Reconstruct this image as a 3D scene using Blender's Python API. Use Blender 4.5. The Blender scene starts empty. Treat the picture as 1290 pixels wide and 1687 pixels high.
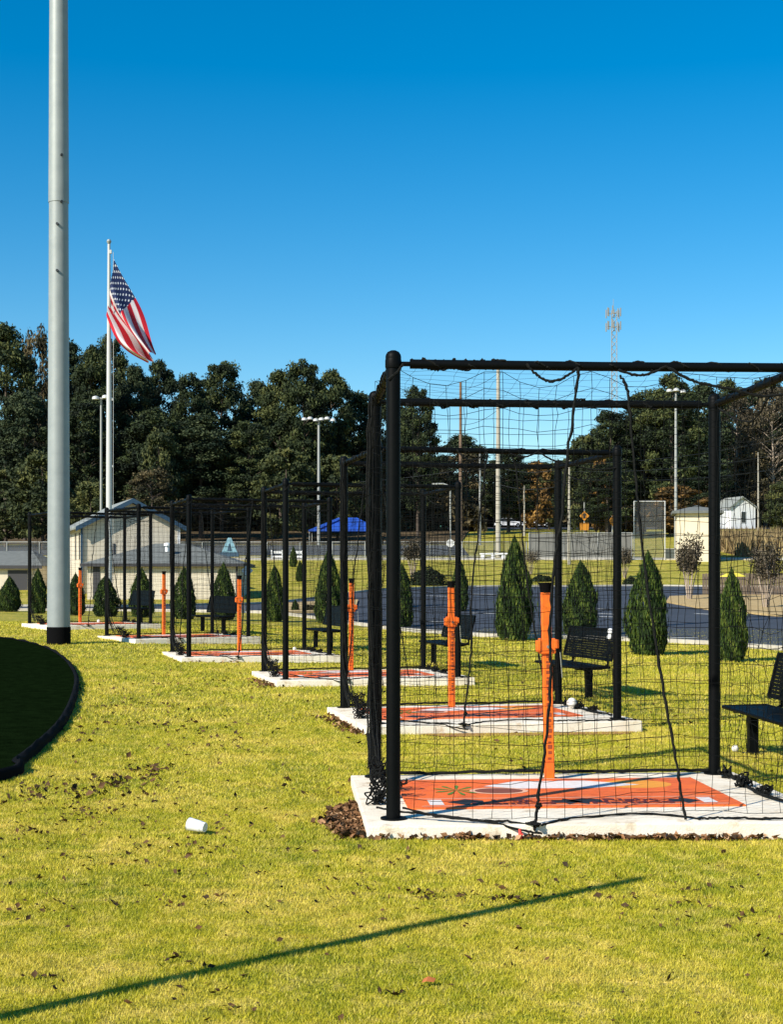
import bpy, bmesh, math, random
import numpy as np
from mathutils import Vector, Matrix
R = math.radians
random.seed(7); rng = np.random.default_rng(7)
scene = bpy.context.scene
COL = scene.collection
F = 2437.0; CX = 645.0; HY = 956.0; EYE = 1.65

# ------------------------------------------------------------------ terrain
PL = [(-50,0),(16,0),(41,.36),(85,.36),(100,1.1),(130,3.55),(150,5.2),(180,7.5),(260,11),(400,20),(3000,20)]
PR = [(-50,0),(16,0),(45,.1),(100,1.28),(130,3.55),(150,5.2),(180,7.5),(260,11),(400,20),(3000,20)]
def lerp_prof(P, y): return float(np.interp(y, [p[0] for p in P], [p[1] for p in P]))
def sstep(a, b, t):
    t = min(1, max(0, (t-a)/(b-a))); return t*t*(3-2*t)
def gz(x, y):
    k = sstep(-8, 0, x)
    z = lerp_prof(PL, y)*(1-k) + lerp_prof(PR, y)*k
    return z - 0.012*min(8, max(-1, x))*(1-sstep(26, 50, y))
def gzv(x, y):
    k = np.clip((x+8)/8, 0, 1); k = k*k*(3-2*k)
    a = np.interp(y, [p[0] for p in PL], [p[1] for p in PL]); b = np.interp(y, [p[0] for p in PR], [p[1] for p in PR])
    s = np.clip((y-26)/24, 0, 1); s = s*s*(3-2*s)
    return a*(1-k)+b*k - 0.012*np.clip(x, -1, 8)*(1-s)
def G(px, py):                       # ground point under a sight line
    d = 4.0
    while d < 600:
        x = (px-CX)/F*d
        if EYE-(py-HY)/F*d <= gz(x, d): break
        d += .05
    return Vector((x, d, gz(x, d)))
def X(px, d): return (px-CX)/F*d
def Z(py, d): return EYE+(HY-py)/F*d
def on(x, y, h=0): return Vector((x, y, gz(x, y)+h))

# ------------------------------------------------------------------ materials
def mat(name, col, rough=.6, metal=0, spec=.5, vary=None, vscale=5, bump=0, bscale=40, coat=0):
    m = bpy.data.materials.new(name); m.use_nodes = True
    nt = m.node_tree; b = nt.nodes['Principled BSDF']
    b.inputs['Base Color'].default_value = (*col, 1); b.inputs['Roughness'].default_value = rough
    b.inputs['Metallic'].default_value = metal; b.inputs['Specular IOR Level'].default_value = spec
    b.inputs['Coat Weight'].default_value = coat
    geo = nt.nodes.new('ShaderNodeTexCoord')
    if vary:
        n = nt.nodes.new('ShaderNodeTexNoise'); n.inputs['Scale'].default_value = vscale; n.inputs['Detail'].default_value = 6
        n.inputs['Roughness'].default_value = .65
        nt.links.new(geo.outputs['Object'], n.inputs['Vector'])
        r = nt.nodes.new('ShaderNodeValToRGB'); r.color_ramp.elements[0].position = .32; r.color_ramp.elements[1].position = .68
        r.color_ramp.elements[0].color = (*vary, 1); r.color_ramp.elements[1].color = (*col, 1)
        nt.links.new(n.outputs['Fac'], r.inputs['Fac']); nt.links.new(r.outputs['Color'], b.inputs['Base Color'])
    if bump:
        n2 = nt.nodes.new('ShaderNodeTexNoise'); n2.inputs['Scale'].default_value = bscale; n2.inputs['Detail'].default_value = 4
        nt.links.new(geo.outputs['Object'], n2.inputs['Vector'])
        bp = nt.nodes.new('ShaderNodeBump'); bp.inputs['Strength'].default_value = bump; bp.inputs['Distance'].default_value = .02
        nt.links.new(n2.outputs['Fac'], bp.inputs['Height']); nt.links.new(bp.outputs['Normal'], b.inputs['Normal'])
    return m
def leafmat(name, stops, rough=.75, noise=.9, nscale=1.2, spec=.2):
    """colour from a per-leaf / per-clump attribute; stops: list of (pos, rgb)"""
    m = bpy.data.materials.new(name); m.use_nodes = True
    nt = m.node_tree; b = nt.nodes['Principled BSDF']; b.inputs['Roughness'].default_value = rough
    b.inputs['Specular IOR Level'].default_value = spec
    a = nt.nodes.new('ShaderNodeAttribute'); a.attribute_name = 'tint'
    oi = nt.nodes.new('ShaderNodeObjectInfo')
    r = nt.nodes.new('ShaderNodeValToRGB')
    while len(r.color_ramp.elements) < len(stops): r.color_ramp.elements.new(.5)
    for e, (p, c) in zip(r.color_ramp.elements, stops): e.position = p; e.color = (*c, 1)
    ad = nt.nodes.new('ShaderNodeMath'); ad.operation = 'MULTIPLY_ADD'; ad.inputs[1].default_value = .3; 
    nt.links.new(oi.outputs['Random'], ad.inputs[0]); 
    sub = nt.nodes.new('ShaderNodeMath'); sub.operation = 'SUBTRACT'; sub.inputs[1].default_value = .15
    nt.links.new(a.outputs['Fac'], ad.inputs[2]); nt.links.new(ad.outputs[0], sub.inputs[0])
    nt.links.new(sub.outputs[0], r.inputs['Fac']); nt.links.new(r.outputs['Color'], b.inputs['Base Color'])
    return m

M = {}
M['black'] = mat('black_powder_coat', (.002,.0026,.003), .5, spec=.08, vary=(.003,.0036,.004), vscale=30)
M['net'] = mat('black_netting', (.006,.007,.007), .9, spec=.1)
M['rope'] = mat('black_rope', (.006,.0065,.0065), .9, spec=.1, vary=(.016,.017,.016), vscale=60, bump=.5, bscale=300)
M['concrete'] = mat('pale_concrete', (.90,.83,.70), .9, spec=.15, vary=(.72,.63,.49), vscale=1.7, bump=.25, bscale=90)
def stain(m, scale=7):
    nt = m.node_tree; b = nt.nodes['Principled BSDF']; l = b.inputs['Base Color'].links[0]; src = l.from_socket
    tc = nt.nodes.new('ShaderNodeTexCoord'); n = nt.nodes.new('ShaderNodeTexNoise'); n.inputs['Scale'].default_value = scale; n.inputs['Detail'].default_value = 8; n.inputs['Roughness'].default_value = .7
    nt.links.new(tc.outputs['Object'], n.inputs['Vector']); r = nt.nodes.new('ShaderNodeValToRGB'); r.color_ramp.elements[0].position = .34; r.color_ramp.elements[1].position = .47
    r.color_ramp.elements[0].color = (.62,.52,.40,1); r.color_ramp.elements[1].color = (1,1,1,1); nt.links.new(n.outputs['Fac'], r.inputs['Fac'])
    x = nt.nodes.new('ShaderNodeMix'); x.data_type = 'RGBA'; x.blend_type = 'MULTIPLY'; x.inputs[0].default_value = .8
    nt.links.new(src, x.inputs[6]); nt.links.new(r.outputs['Color'], x.inputs[7]); nt.links.new(x.outputs[2], b.inputs['Base Color'])
stain(M['concrete'], 5)
M['kerb'] = mat('kerb_concrete', (.5,.47,.40), .9, spec=.2, vary=(.36,.33,.28), vscale=3)
M['orange'] = mat('orange_powder_coat', (.85,.175,.008), .5, vary=(.66,.11,.008), vscale=9)
M['orange_dark'] = mat('orange_slot', (.25,.045,.008), .7)
M['mat_orange'] = mat('orange_rubber', (.88,.165,.016), .65, vary=(.74,.12,.02), vscale=5, bump=.2, bscale=80)
M['mat_white'] = mat('mat_white_print', (.8,.76,.74), .6, vary=(.7,.62,.58), vscale=20)
M['mat_pale'] = mat('mat_pale_line', (.78,.42,.27), .6)
stain(M['mat_orange'], 4)
M['mat_black'] = mat('mat_black_print', (.012,.012,.012), .6)
M['mat_red'] = mat('mat_dark_red_print', (.10,.010,.005), .6)
M['mat_green'] = mat('mat_green_print', (.08,.20,.015), .6)
M['mat_yellow'] = mat('mat_yellow_print', (.85,.33,.02), .6)
M['mat_brown'] = mat('mat_brown_print', (.22,.06,.025), .6)
M['rubber'] = mat('black_rubber', (.004,.004,.0045), .9, spec=.05)
M['galv'] = mat('galvanised_steel', (.31,.34,.33), .5, metal=.2, spec=.35, vary=(.26,.29,.285), vscale=3.5)
M['galv_mark'] = mat('dark_steel', (.04,.045,.05), .6, metal=.4)
M['pole_white'] = mat('white_painted_steel', (.50,.51,.50), .4)
M['pole_grey'] = mat('grey_painted_steel', (.30,.31,.30), .5)
M['pole_pale'] = mat('pale_concrete_pole', (.40,.37,.31), .8, vary=(.30,.28,.23), vscale=1)
M['wood'] = mat('weathered_wood_pole', (.20,.13,.085), .9, vary=(.12,.08,.055), vscale=2)
M['white'] = mat('white_plastic', (.8,.8,.8), .5, vary=(.7,.72,.74), vscale=30)
M['leather'] = mat('white_leather', (.75,.72,.66), .6)
M['asphalt'] = mat('blue_grey_asphalt', (.050,.058,.075), .85, spec=.3, vary=(.034,.040,.052), vscale=.35, bump=.4, bscale=30)
M['paint'] = mat('white_road_paint', (.62,.62,.60), .7, vary=(.45,.45,.43), vscale=3)
M['patch_dark'] = mat('near_black_patch', (.0055,.0125,.0035), 1, spec=0, vary=(.002,.0050,.0015), vscale=6, bump=.6, bscale=40)
M['straw'] = mat('straw_mulch', (.52,.37,.16), .95, vary=(.30,.21,.09), vscale=4, bump=.8, bscale=20)
M['litter'] = mat('brown_leaf_litter', (.13,.095,.05), 1, spec=.1, vary=(.07,.05,.03), vscale=.4, bump=.5, bscale=3)
M['dirt'] = mat('orange_clay_soil', (.33,.13,.03), .95, vary=(.25,.13,.04), vscale=8, bump=.6, bscale=50)
M['cream'] = mat('cream_painted_wall', (.60,.54,.43), .85, vary=(.52,.46,.36), vscale=1)
M['cream_light'] = mat('pale_cream_wall', (.72,.63,.46), .8, vary=(.66,.57,.41), vscale=1)
M['blue_trim'] = mat('blue_grey_trim', (.02,.055,.10), .6)
M['dark_trim'] = mat('dark_trim', (.03,.03,.035), .7)
M['shingle'] = mat('grey_shingle', (.155,.165,.155), .9, vary=(.105,.115,.11), vscale=3, bump=.5, bscale=8)
M['shingle_light'] = mat('light_grey_shingle', (.26,.28,.27), .9, vary=(.19,.21,.20), vscale=2, bump=.5, bscale=8)
M['glass'] = mat('dark_window_glass', (.02,.025,.03), .12, spec=.6)
M['blue'] = mat('bright_blue_canvas', (.004,.065,.42), .8, vary=(.003,.05,.30), vscale=1)
M['pale_blue'] = mat('pale_blue_panel', (.20,.38,.48), .6)
M['navy'] = mat('navy_panel', (.03,.07,.12), .6)
M['screen_dark'] = mat('grey_green_windscreen', (.085,.105,.10), .9, vary=(.06,.075,.07), vscale=.5)
M['screen_light'] = mat('pale_grey_windscreen', (.19,.19,.175), .9, vary=(.13,.13,.12), vscale=.6)
M['fence_wood'] = mat('brown_fence_board', (.16,.12,.085), .9, vary=(.10,.075,.055), vscale=5)
M['yellow'] = mat('yellow_canvas', (.75,.62,.06), .7)
M['yellow_sign'] = mat('amber_sign', (.48,.19,.01), .6)
M['brick'] = mat('tan_brick', (.36,.19,.11), .9, vary=(.28,.14,.09), vscale=3)
M['green_wall'] = mat('green_panel_wall', (.03,.12,.09), .7)
M['white_wall'] = mat('white_siding', (.78,.78,.78), .7, vary=(.66,.68,.70), vscale=1.5)
M['car_white'] = mat('white_car_paint', (.75,.76,.78), .25, coat=.6)
M['car_silver'] = mat('silver_car_paint', (.42,.40,.38), .3, metal=.4, coat=.5)
M['bark'] = mat('brown_bark', (.11,.085,.065), .95, vary=(.06,.045,.035), vscale=3, bump=.8, bscale=10)
M['bark_pale'] = mat('pale_smooth_bark', (.42,.34,.26), .85, vary=(.28,.22,.17), vscale=4)
M['metal'] = mat('bare_bright_metal', (.5,.5,.5), .3, metal=.9)
M['red_tag'] = mat('red_ribbon', (.75,.05,.04), .6)
# see-through wire mesh (chain link) : real gaps, procedural weave
def wire_mesh(name, col, cover):
    m = bpy.data.materials.new(name); m.use_nodes = True; nt = m.node_tree; b = nt.nodes['Principled BSDF']
    b.inputs['Base Color'].default_value = (*col,1); b.inputs['Roughness'].default_value = .6
    t = nt.nodes.new('ShaderNodeBsdfTransparent'); mx = nt.nodes.new('ShaderNodeMixShader'); mx.inputs[0].default_value = cover
    o = nt.nodes['Material Output']; nt.links.new(t.outputs[0], mx.inputs[1]); nt.links.new(b.outputs[0], mx.inputs[2]); nt.links.new(mx.outputs[0], o.inputs[0])
    return m
M['chain'] = wire_mesh('galvanised_chain_link', (.15,.16,.16), .18)

M['pine'] = leafmat('pine_needles', [(0,(.006,.011,.006)),(.35,(.017,.028,.011)),(.7,(.040,.056,.019)),(1,(.090,.100,.030))])
M['pine_blue'] = leafmat('blue_green_needles', [(0,(.006,.011,.007)),(.5,(.020,.034,.016)),(1,(.060,.076,.032))])
M['olive'] = leafmat('olive_leaves', [(0,(.016,.026,.012)),(.5,(.050,.062,.020)),(1,(.13,.13,.04))])
M['brownleaf'] = leafmat('brown_leaves', [(0,(.022,.022,.012)),(.5,(.065,.055,.026)),(1,(.16,.12,.055))])
M['orangeleaf'] = leafmat('orange_leaves', [(0,(.04,.03,.012)),(.5,(.13,.075,.025)),(1,(.30,.17,.045))])
M['twig'] = leafmat('grey_brown_twigs', [(0,(.022,.020,.014)),(.5,(.060,.050,.032)),(1,(.14,.115,.065))])
M['arbor'] = leafmat('arborvitae_sprays', [(0,(.004,.010,.003)),(.4,(.016,.036,.006)),(.8,(.060,.095,.012)),(1,(.15,.18,.03))])
M['drygrass'] = leafmat('dry_tall_grass', [(0,(.10,.065,.03)),(.5,(.26,.19,.09)),(1,(.40,.32,.15))])
M['deadleaf'] = leafmat('fallen_brown_leaves', [(0,(.030,.018,.008)),(.5,(.14,.070,.028)),(.85,(.30,.15,.07)),(1,(.48,.31,.17))])
M['rustleaf'] = mat('rust_leaf', (.40,.12,.03), .7)

def grass_material(name, blades):
    m = bpy.data.materials.new(name); m.use_nodes = True; nt = m.node_tree; b = nt.nodes['Principled BSDF']
    b.inputs['Roughness'].default_value = .7; b.inputs['Specular IOR Level'].default_value = .25
    tc = nt.nodes.new('ShaderNodeNewGeometry')
    def noise(s, det=3):
        n = nt.nodes.new('ShaderNodeTexNoise'); n.inputs['Scale'].default_value = s; n.inputs['Detail'].default_value = det
        n.inputs['Roughness'].default_value = .6; nt.links.new(tc.outputs['Position'], n.inputs['Vector']); return n.outputs['Fac']
    def ramp(f, stops):
        r = nt.nodes.new('ShaderNodeValToRGB')
        while len(r.color_ramp.elements) < len(stops): r.color_ramp.elements.new(.5)
        for e, (p, c) in zip(r.color_ramp.elements, stops): e.position = p; e.color = (*c,1)
        nt.links.new(f, r.inputs['Fac']); return r.outputs['Color']
    def mixc(f, a, c, mode='MIX', fv=None):
        x = nt.nodes.new('ShaderNodeMix'); x.data_type = 'RGBA'; x.blend_type = mode
        if fv is not None: x.inputs[0].default_value = fv
        else: nt.links.new(f, x.inputs[0])
        nt.links.new(a, x.inputs[6]); nt.links.new(c, x.inputs[7]); return x.outputs[2]
    base = ramp(noise(.9,4), [(.38,(.24,.29,.008)),(.5,(.49,.45,.018)),(.62,(.80,.62,.13))])
    mid = ramp(noise(6,4), [(.38,(.20,.22,.010)),(.5,(.52,.42,.028)),(.62,(.86,.63,.18))])
    c = mixc(None, base, mid, fv=.5)
    th = ramp(noise(1.7,5), [(.28,(.62,.42,.26)),(.38,(1,1,1))]); c = mixc(None, c, th, 'MULTIPLY', .6)
    if blades:
        a = nt.nodes.new('ShaderNodeAttribute'); a.attribute_name = 'tint'
        var = ramp(a.outputs['Fac'], [(0,(.06,.10,.004)),(.30,(.33,.36,.012)),(.7,(.78,.67,.075)),(1,(.98,.86,.42))])
        c = mixc(None, c, var, fv=.42)
        tr = nt.nodes.new('ShaderNodeBsdfTranslucent'); nt.links.new(c, tr.inputs['Color'])
        mx = nt.nodes.new('ShaderNodeMixShader'); mx.inputs[0].default_value = .25
        o = nt.nodes['Material Output']; nt.links.new(b.outputs[0], mx.inputs[1]); nt.links.new(tr.outputs[0], mx.inputs[2]); nt.links.new(mx.outputs[0], o.inputs[0])
    else:
        fine = ramp(noise(45,3), [(.38,(.38,.40,.36)),(.66,(.92,.92,.95))])
        c = mixc(None, c, fine, 'MULTIPLY', .95)
        blot = ramp(noise(2.6,6), [(.30,(.55,.5,.42)),(.42,(1,1,1))])
        c = mixc(None, c, blot, 'MULTIPLY', .55)
        n = nt.nodes.new('ShaderNodeTexNoise'); n.inputs['Scale'].default_value = 25; n.inputs['Detail'].default_value = 5
        nt.links.new(tc.outputs['Position'], n.inputs['Vector'])
        bp = nt.nodes.new('ShaderNodeBump'); bp.inputs['Strength'].default_value = .8; bp.inputs['Distance'].default_value = .04
        nt.links.new(n.outputs['Fac'], bp.inputs['Height']); nt.links.new(bp.outputs['Normal'], b.inputs['Normal'])
    nt.links.new(c, b.inputs['Base Color'])
    return m
M['ground'] = grass_material('lawn_ground', False)
M['blades'] = grass_material('lawn_blades', True)

# ------------------------------------------------------------------ mesh helpers
class MB:
    def __init__(s): s.v = []; s.f = []; s.mi = []; s.mats = []; s.cur = 0; s.smooth = False
    def use(s, m):
        if m not in s.mats: s.mats.append(m)
        s.cur = s.mats.index(m); return s
    def add(s, vs, fs):
        o = len(s.v); s.v += [tuple(v) for v in vs]; s.f += [tuple(i+o for i in f) for f in fs]; s.mi += [s.cur]*len(fs); return s
    def box(s, x0, x1, y0, y1, z0, z1, T=None, bev=0):
        vs = [Vector(p) for p in ((x0,y0,z0),(x1,y0,z0),(x1,y1,z0),(x0,y1,z0),(x0,y0,z1),(x1,y0,z1),(x1,y1,z1),(x0,y1,z1))]
        if T: vs = [T @ v for v in vs]
        return s.add(vs, [(0,3,2,1),(4,5,6,7),(0,1,5,4),(1,2,6,5),(2,3,7,6),(3,0,4,7)])
    def tube(s, pts, r, n=8, caps=True, T=None):
        pts = [Vector(p) for p in pts]
        if T: pts = [T @ p for p in pts]
        rr = r if isinstance(r, (list, tuple)) else [r]*len(pts)
        vs = []; prev = None
        for i, p in enumerate(pts):
            d = (pts[min(i+1, len(pts)-1)] - pts[max(i-1, 0)]).normalized()
            if prev is None:
                a = Vector((0,0,1)) if abs(d.z) < .9 else Vector((1,0,0)); u = d.cross(a).normalized()
            else: u = (prev - d*prev.dot(d)).normalized()
            prev = u; w = d.cross(u)
            for k in range(n):
                t = 2*math.pi*k/n; vs.append(p + (u*math.cos(t)+w*math.sin(t))*rr[i])
        fs = []
        for i in range(len(pts)-1):
            for k in range(n):
                a = i*n+k; b = i*n+(k+1) % n; fs.append((a, b, b+n, a+n))
        if caps: fs.append(tuple(range(n-1, -1, -1))); fs.append(tuple(range((len(pts)-1)*n, len(pts)*n)))
        return s.add(vs, fs)
    def lathe(s, prof, c=(0,0,0), n=16):
        c = Vector(c); vs = []
        for r, z in prof:
            for k in range(n):
                t = 2*math.pi*k/n; vs.append(c+Vector((r*math.cos(t), r*math.sin(t), z)))
        fs = [(i*n+k, i*n+(k+1)%n, (i+1)*n+(k+1)%n, (i+1)*n+k) for i in range(len(prof)-1) for k in range(n)]
        fs.append(tuple(range(n-1,-1,-1))); fs.append(tuple(range((len(prof)-1)*n, len(prof)*n)))
        return s.add(vs, fs)
    def poly(s, pts, z=None):
        pts = [(p[0], p[1], z) if z is not None else p for p in pts]
        return s.add(pts, [tuple(range(len(pts)))])
    def prism(s, pts, z0, z1):      # pts ccw in xy
        n = len(pts); vs = [(p[0],p[1],z0) for p in pts]+[(p[0],p[1],z1) for p in pts]
        return s.add(vs, [tuple(range(n-1,-1,-1)), tuple(range(n,2*n))]+[(i,(i+1)%n,(i+1)%n+n,i+n) for i in range(n)])
    def extr(s, pts, y0, y1):       # pts in xz, extruded along y
        n = len(pts); vs = [(p[0],y0,p[1]) for p in pts]+[(p[0],y1,p[1]) for p in pts]
        return s.add(vs, [tuple(range(n)), tuple(range(2*n-1,n-1,-1))]+[(i,i+n,(i+1)%n+n,(i+1)%n) for i in range(n)])
    def build(s, name, m=None, parent=None, smooth=False, bevel=0, loc=None, rz=0):
        me = bpy.data.meshes.new(name); me.from_pydata(s.v, [], s.f)
        if s.mats and m is None:
            for k in s.mats: me.materials.append(M[k])
            me.polygons.foreach_set('material_index', s.mi)
        else: me.materials.append(m if not isinstance(m, str) else M[m])
        if smooth: me.polygons.foreach_set('use_smooth', [True]*len(s.f))
        bm = bmesh.new(); bm.from_mesh(me); bmesh.ops.recalc_face_normals(bm, faces=bm.faces)
        if bevel:
            es = [e for e in bm.edges if len(e.link_faces)==2 and e.calc_face_angle(0) > R(50)]
            bmesh.ops.bevel(bm, geom=es, offset=bevel, segments=2, affect='EDGES', profile=.7)
        bm.to_mesh(me); bm.free()
        if smooth: me.set_sharp_from_angle(angle=R(40))
        me.update()
        o = bpy.data.objects.new(name, me); COL.objects.link(o)
        if parent: o.parent = parent
        if loc is not None: o.location = loc
        o.rotation_euler.z = rz
        return o
def tag(o, label=None, cat=None, group=None, kind=None):
    if label: o['label'] = label
    if cat: o['category'] = cat
    if group: o['group'] = group
    if kind: o['kind'] = kind
    return o
def empty(name, loc=(0,0,0), rz=0, label=None, cat=None, group=None):
    o = bpy.data.objects.new(name, None); COL.objects.link(o); o.location = loc; o.rotation_euler.z = rz
    o.empty_display_size = .2
    return tag(o, label, cat, group)
def copy_tree(o, parent=None):
    c = o.copy(); COL.objects.link(c)
    if parent: c.parent = parent
    for ch in list(o.children): copy_tree(ch, c)
    return c
def np_mesh(name, V, Fc, m, tint=None, parent=None, nper=None):
    """V (n,3), Fc (k, c) index array"""
    me = bpy.data.meshes.new(name); k, c = Fc.shape
    me.vertices.add(len(V)); me.vertices.foreach_set('co', V.astype(np.float32).ravel())
    me.loops.add(k*c); me.loops.foreach_set('vertex_index', Fc.astype(np.int32).ravel())
    me.polygons.add(k); me.polygons.foreach_set('loop_start', (np.arange(k)*c).astype(np.int32))
    me.polygons.foreach_set('loop_total', np.full(k, c, np.int32))
    if tint is not None:
        a = me.attributes.new('tint', 'FLOAT', 'POINT'); a.data.foreach_set('value', tint.astype(np.float32))
    me.materials.append(M[m]); me.update(calc_edges=True); me.validate()
    o = bpy.data.objects.new(name, me); COL.objects.link(o)
    if parent: o.parent = parent
    return o
def leaf_quads(C, size, nrm_bias=None, aspect=1.6):
    """random oriented quads at points C (n,3) with size array"""
    n = len(C)
    d = rng.normal(size=(n,3))
    if nrm_bias is not None: d = d*.8 + nrm_bias
    d /= np.linalg.norm(d, axis=1, keepdims=True)+1e-9
    a = rng.normal(size=(n,3)); u = np.cross(d, a); u /= np.linalg.norm(u, axis=1, keepdims=True)+1e-9
    w = np.cross(d, u)
    s = size[:,None]
    u = u*s*.5*aspect; w = w*s*.5
    V = np.stack([C-u*.9, C-w*.75+u*.1, C+u, C+w*.8], 1).reshape(-1,3)
    return V, np.arange(n*4).reshape(-1,4)

# ------------------------------------------------------------------ ground
def grid_surface(name, xs, ys, m):
    Xg, Yg = np.meshgrid(xs, ys); Zg = gzv(Xg, Yg)
    V = np.stack([Xg.ravel(), Yg.ravel(), Zg.ravel()], 1)
    nx = len(xs); ny = len(ys); i = np.arange((nx-1)*(ny-1)); r = i//(nx-1); c = i % (nx-1); a = r*nx+c
    return np_mesh(name, V, np.stack([a, a+1, a+nx+1, a+nx], 1), m)
xs = np.unique(np.concatenate([np.arange(-900,-60,60), np.arange(-60,60.1,1), np.arange(60,901,60)]))
ys = np.unique(np.concatenate([np.arange(-60,0,10), np.arange(0,100,1), np.arange(100,270,2.), np.arange(280,1500,40)]))
tag(grid_surface('ground', xs, ys, 'ground'), kind='structure')

def strip(name, A, B, m, off, nsub=40, kind='structure', thick=0):
    """surface between two ground polylines (world xy), draped on the terrain"""
    def resamp(P, n):
        P = [Vector(p[:2]) for p in P]; L = [0]
        for a, b in zip(P, P[1:]): L.append(L[-1]+(b-a).length)
        out = []
        for i in range(n+1):
            t = L[-1]*i/n; j = max(k for k in range(len(L)) if L[k] <= t+1e-9); j = min(j, len(P)-2)
            out.append(P[j].lerp(P[j+1], (t-L[j])/(L[j+1]-L[j])))
        return out
    n = 60; a = resamp(A, n); b = resamp(B, n); V = []; Fc = []
    for j in range(nsub+1):
        for i in range(n+1):
            p = a[i].lerp(b[i], j/nsub); V.append((p.x, p.y, gz(p.x, p.y)+off))
    for j in range(nsub):
        for i in range(n):
            q = j*(n+1)+i; Fc.append((q, q+1, q+n+2, q+n+1))
    mb = MB(); mb.add(V, Fc)
    if thick:
        e = len(mb.v); o = [list(range(n+1)), list(range(nsub*(n+1), (nsub+1)*(n+1)))]
        for row in o:
            base = len(mb.v); mb.v += [(V[i][0], V[i][1], V[i][2]-thick) for i in row]
            mb.f += [(row[i], row[i+1], base+i+1, base+i) for i in range(n)]; mb.mi += [0]*n
    return tag(mb.build(name, m), kind=kind)
W2 = lambda px, py: tuple(G(px, py)[:2])
# car park and drive behind the row of arborvitae
near = [(-60,62),(-28,63),(-12,62.5),(-5,58),W2(660,1040),W2(820,1051),W2(1000,1054),W2(1165,1062),W2(1290,1072),(14,31),(24,22)]
far_ = [(-60,71),(-28,71.5),(-13,71),(-7,78),W2(640,972),W2(760,968),W2(860,967),W2(960,967),W2(1060,966),(24,95),(60,92)]
strip('car_park', near, far_, 'asphalt', .03)
strip('kerb', near, [(x+.0, y-.28) for x, y in near], 'kerb', .11, nsub=1, thick=.12)
strip('kerb', [(x, y+.0) for x, y in far_], [(x, y+.35) for x, y in far_], 'kerb', .12, nsub=1, thick=.12)
# straw covered island on the right, planting bed at the middle
strip('straw_bed', [W2(1098,994),W2(1165,1006),W2(1290,1018),(26,50)], [W2(1104,985),W2(1180,982),W2(1290,983),(40,80)], 'straw', .10, nsub=20, thick=.1)
strip('planting_bed', [W2(470,1012),W2(540,1011),W2(585,1008)], [W2(470,996),W2(540,993),W2(590,991)], 'straw', .10, nsub=14, thick=.1)
# white painted bay lines
def line(a, b, w):
    a = Vector(a); b = Vector(b); d = (b-a).normalized(); nrm = Vector((-d.y, d.x))*w
    return strip('bay_line', [a, b], [a+nrm, b+nrm], 'paint', .045, nsub=2)
for (p, q, w) in [((1096,1053),(1166,1054),.22),((1180,1057),(1228,1058),.22),((1096,1058),(1166,1060),.2),((1180,1062),(1232,1064),.2),((1142,1013),(1166,1014),.3),((984,1013),(1012,1014),.3),((984,1018),(1016,1019),.3),((985,1005),(1015,1005),.3),((905,1046),(925,1046),.2),((700,1026),(742,1027),.2),((775,1012),(815,1013),.25),((700,983),(735,984),.3),((770,980),(830,981),.3)]:
    line(W2(*p), W2(*q), w)
# pale concrete edge under the far fence, road beyond
strip('footpath', [(-60,128),(60,128)], [(-60,130),(60,130)], 'kerb', .10, nsub=2, thick=.1)
strip('court_surface', [(-60,134),(7,134)], [(-60,149),(7,149)], 'asphalt', .08, nsub=12)
strip('far_road', [(-70,214),(80,214)], [(-70,236),(80,236)], 'asphalt', .12, nsub=12)

strip('forest_floor', [(-90,151),(7,151)], [(-90,213),(12,213)], 'litter', .10, nsub=30)
strip('roadside_verge', [(-90,237),(100,237)], [(-120,300),(140,300)], 'litter', .10, nsub=30)
# ------------------------------------------------------------------ cages and what belongs to them
CW, CD, SH = 2.75, 2.08, .10
CAGES = [((.012, 9.70), 3.9), ((-.15, 16.05), 12), ((-1.62, 22.6), 14), ((-3.84, 28.0), 17), ((-5.75, 33.6), 31), ((-8.98, 39.1), 30)]
ORD = ['nearest', 'second nearest', 'third nearest', 'fourth nearest', 'fifth nearest', 'farthest']
def local(i, x, y):
    (cx, cy), t = CAGES[i]; t = R(t)
    return (cx+x*math.cos(t)-y*math.sin(t), cy+x*math.sin(t)+y*math.cos(t))
def slabz(i): 
    x, y = local(i, CW/2, CD/2); return gz(x, y)+SH
# pads
def in_pad(x, y, grow=0):
    m = np.zeros(len(x), bool)
    for i, ((cx, cy), t) in enumerate(CAGES):
        t = R(t); dx = x-cx; dy = y-cy; lx = dx*math.cos(t)+dy*math.sin(t); ly = -dx*math.sin(t)+dy*math.cos(t)
        m |= (lx > -.19-grow)&(lx < CW+.19+grow)&(ly > -.28-grow)&(ly < CD+.12+grow)
    return m
for i in range(6):
    mb = MB(); mb.box(-.19, CW+.19, -.28, CD+.12, -SH-.25, 0)
    # tilt each pad slightly with the lawn
    o = mb.build('concrete_pad', 'concrete', bevel=.012, loc=(*CAGES[i][0], slabz(i)), rz=R(CAGES[i][1]))
    tag(o, 'pale concrete pad under the %s batting cage' % ORD[i], 'concrete pad', 'concrete pads under the cages')

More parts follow.
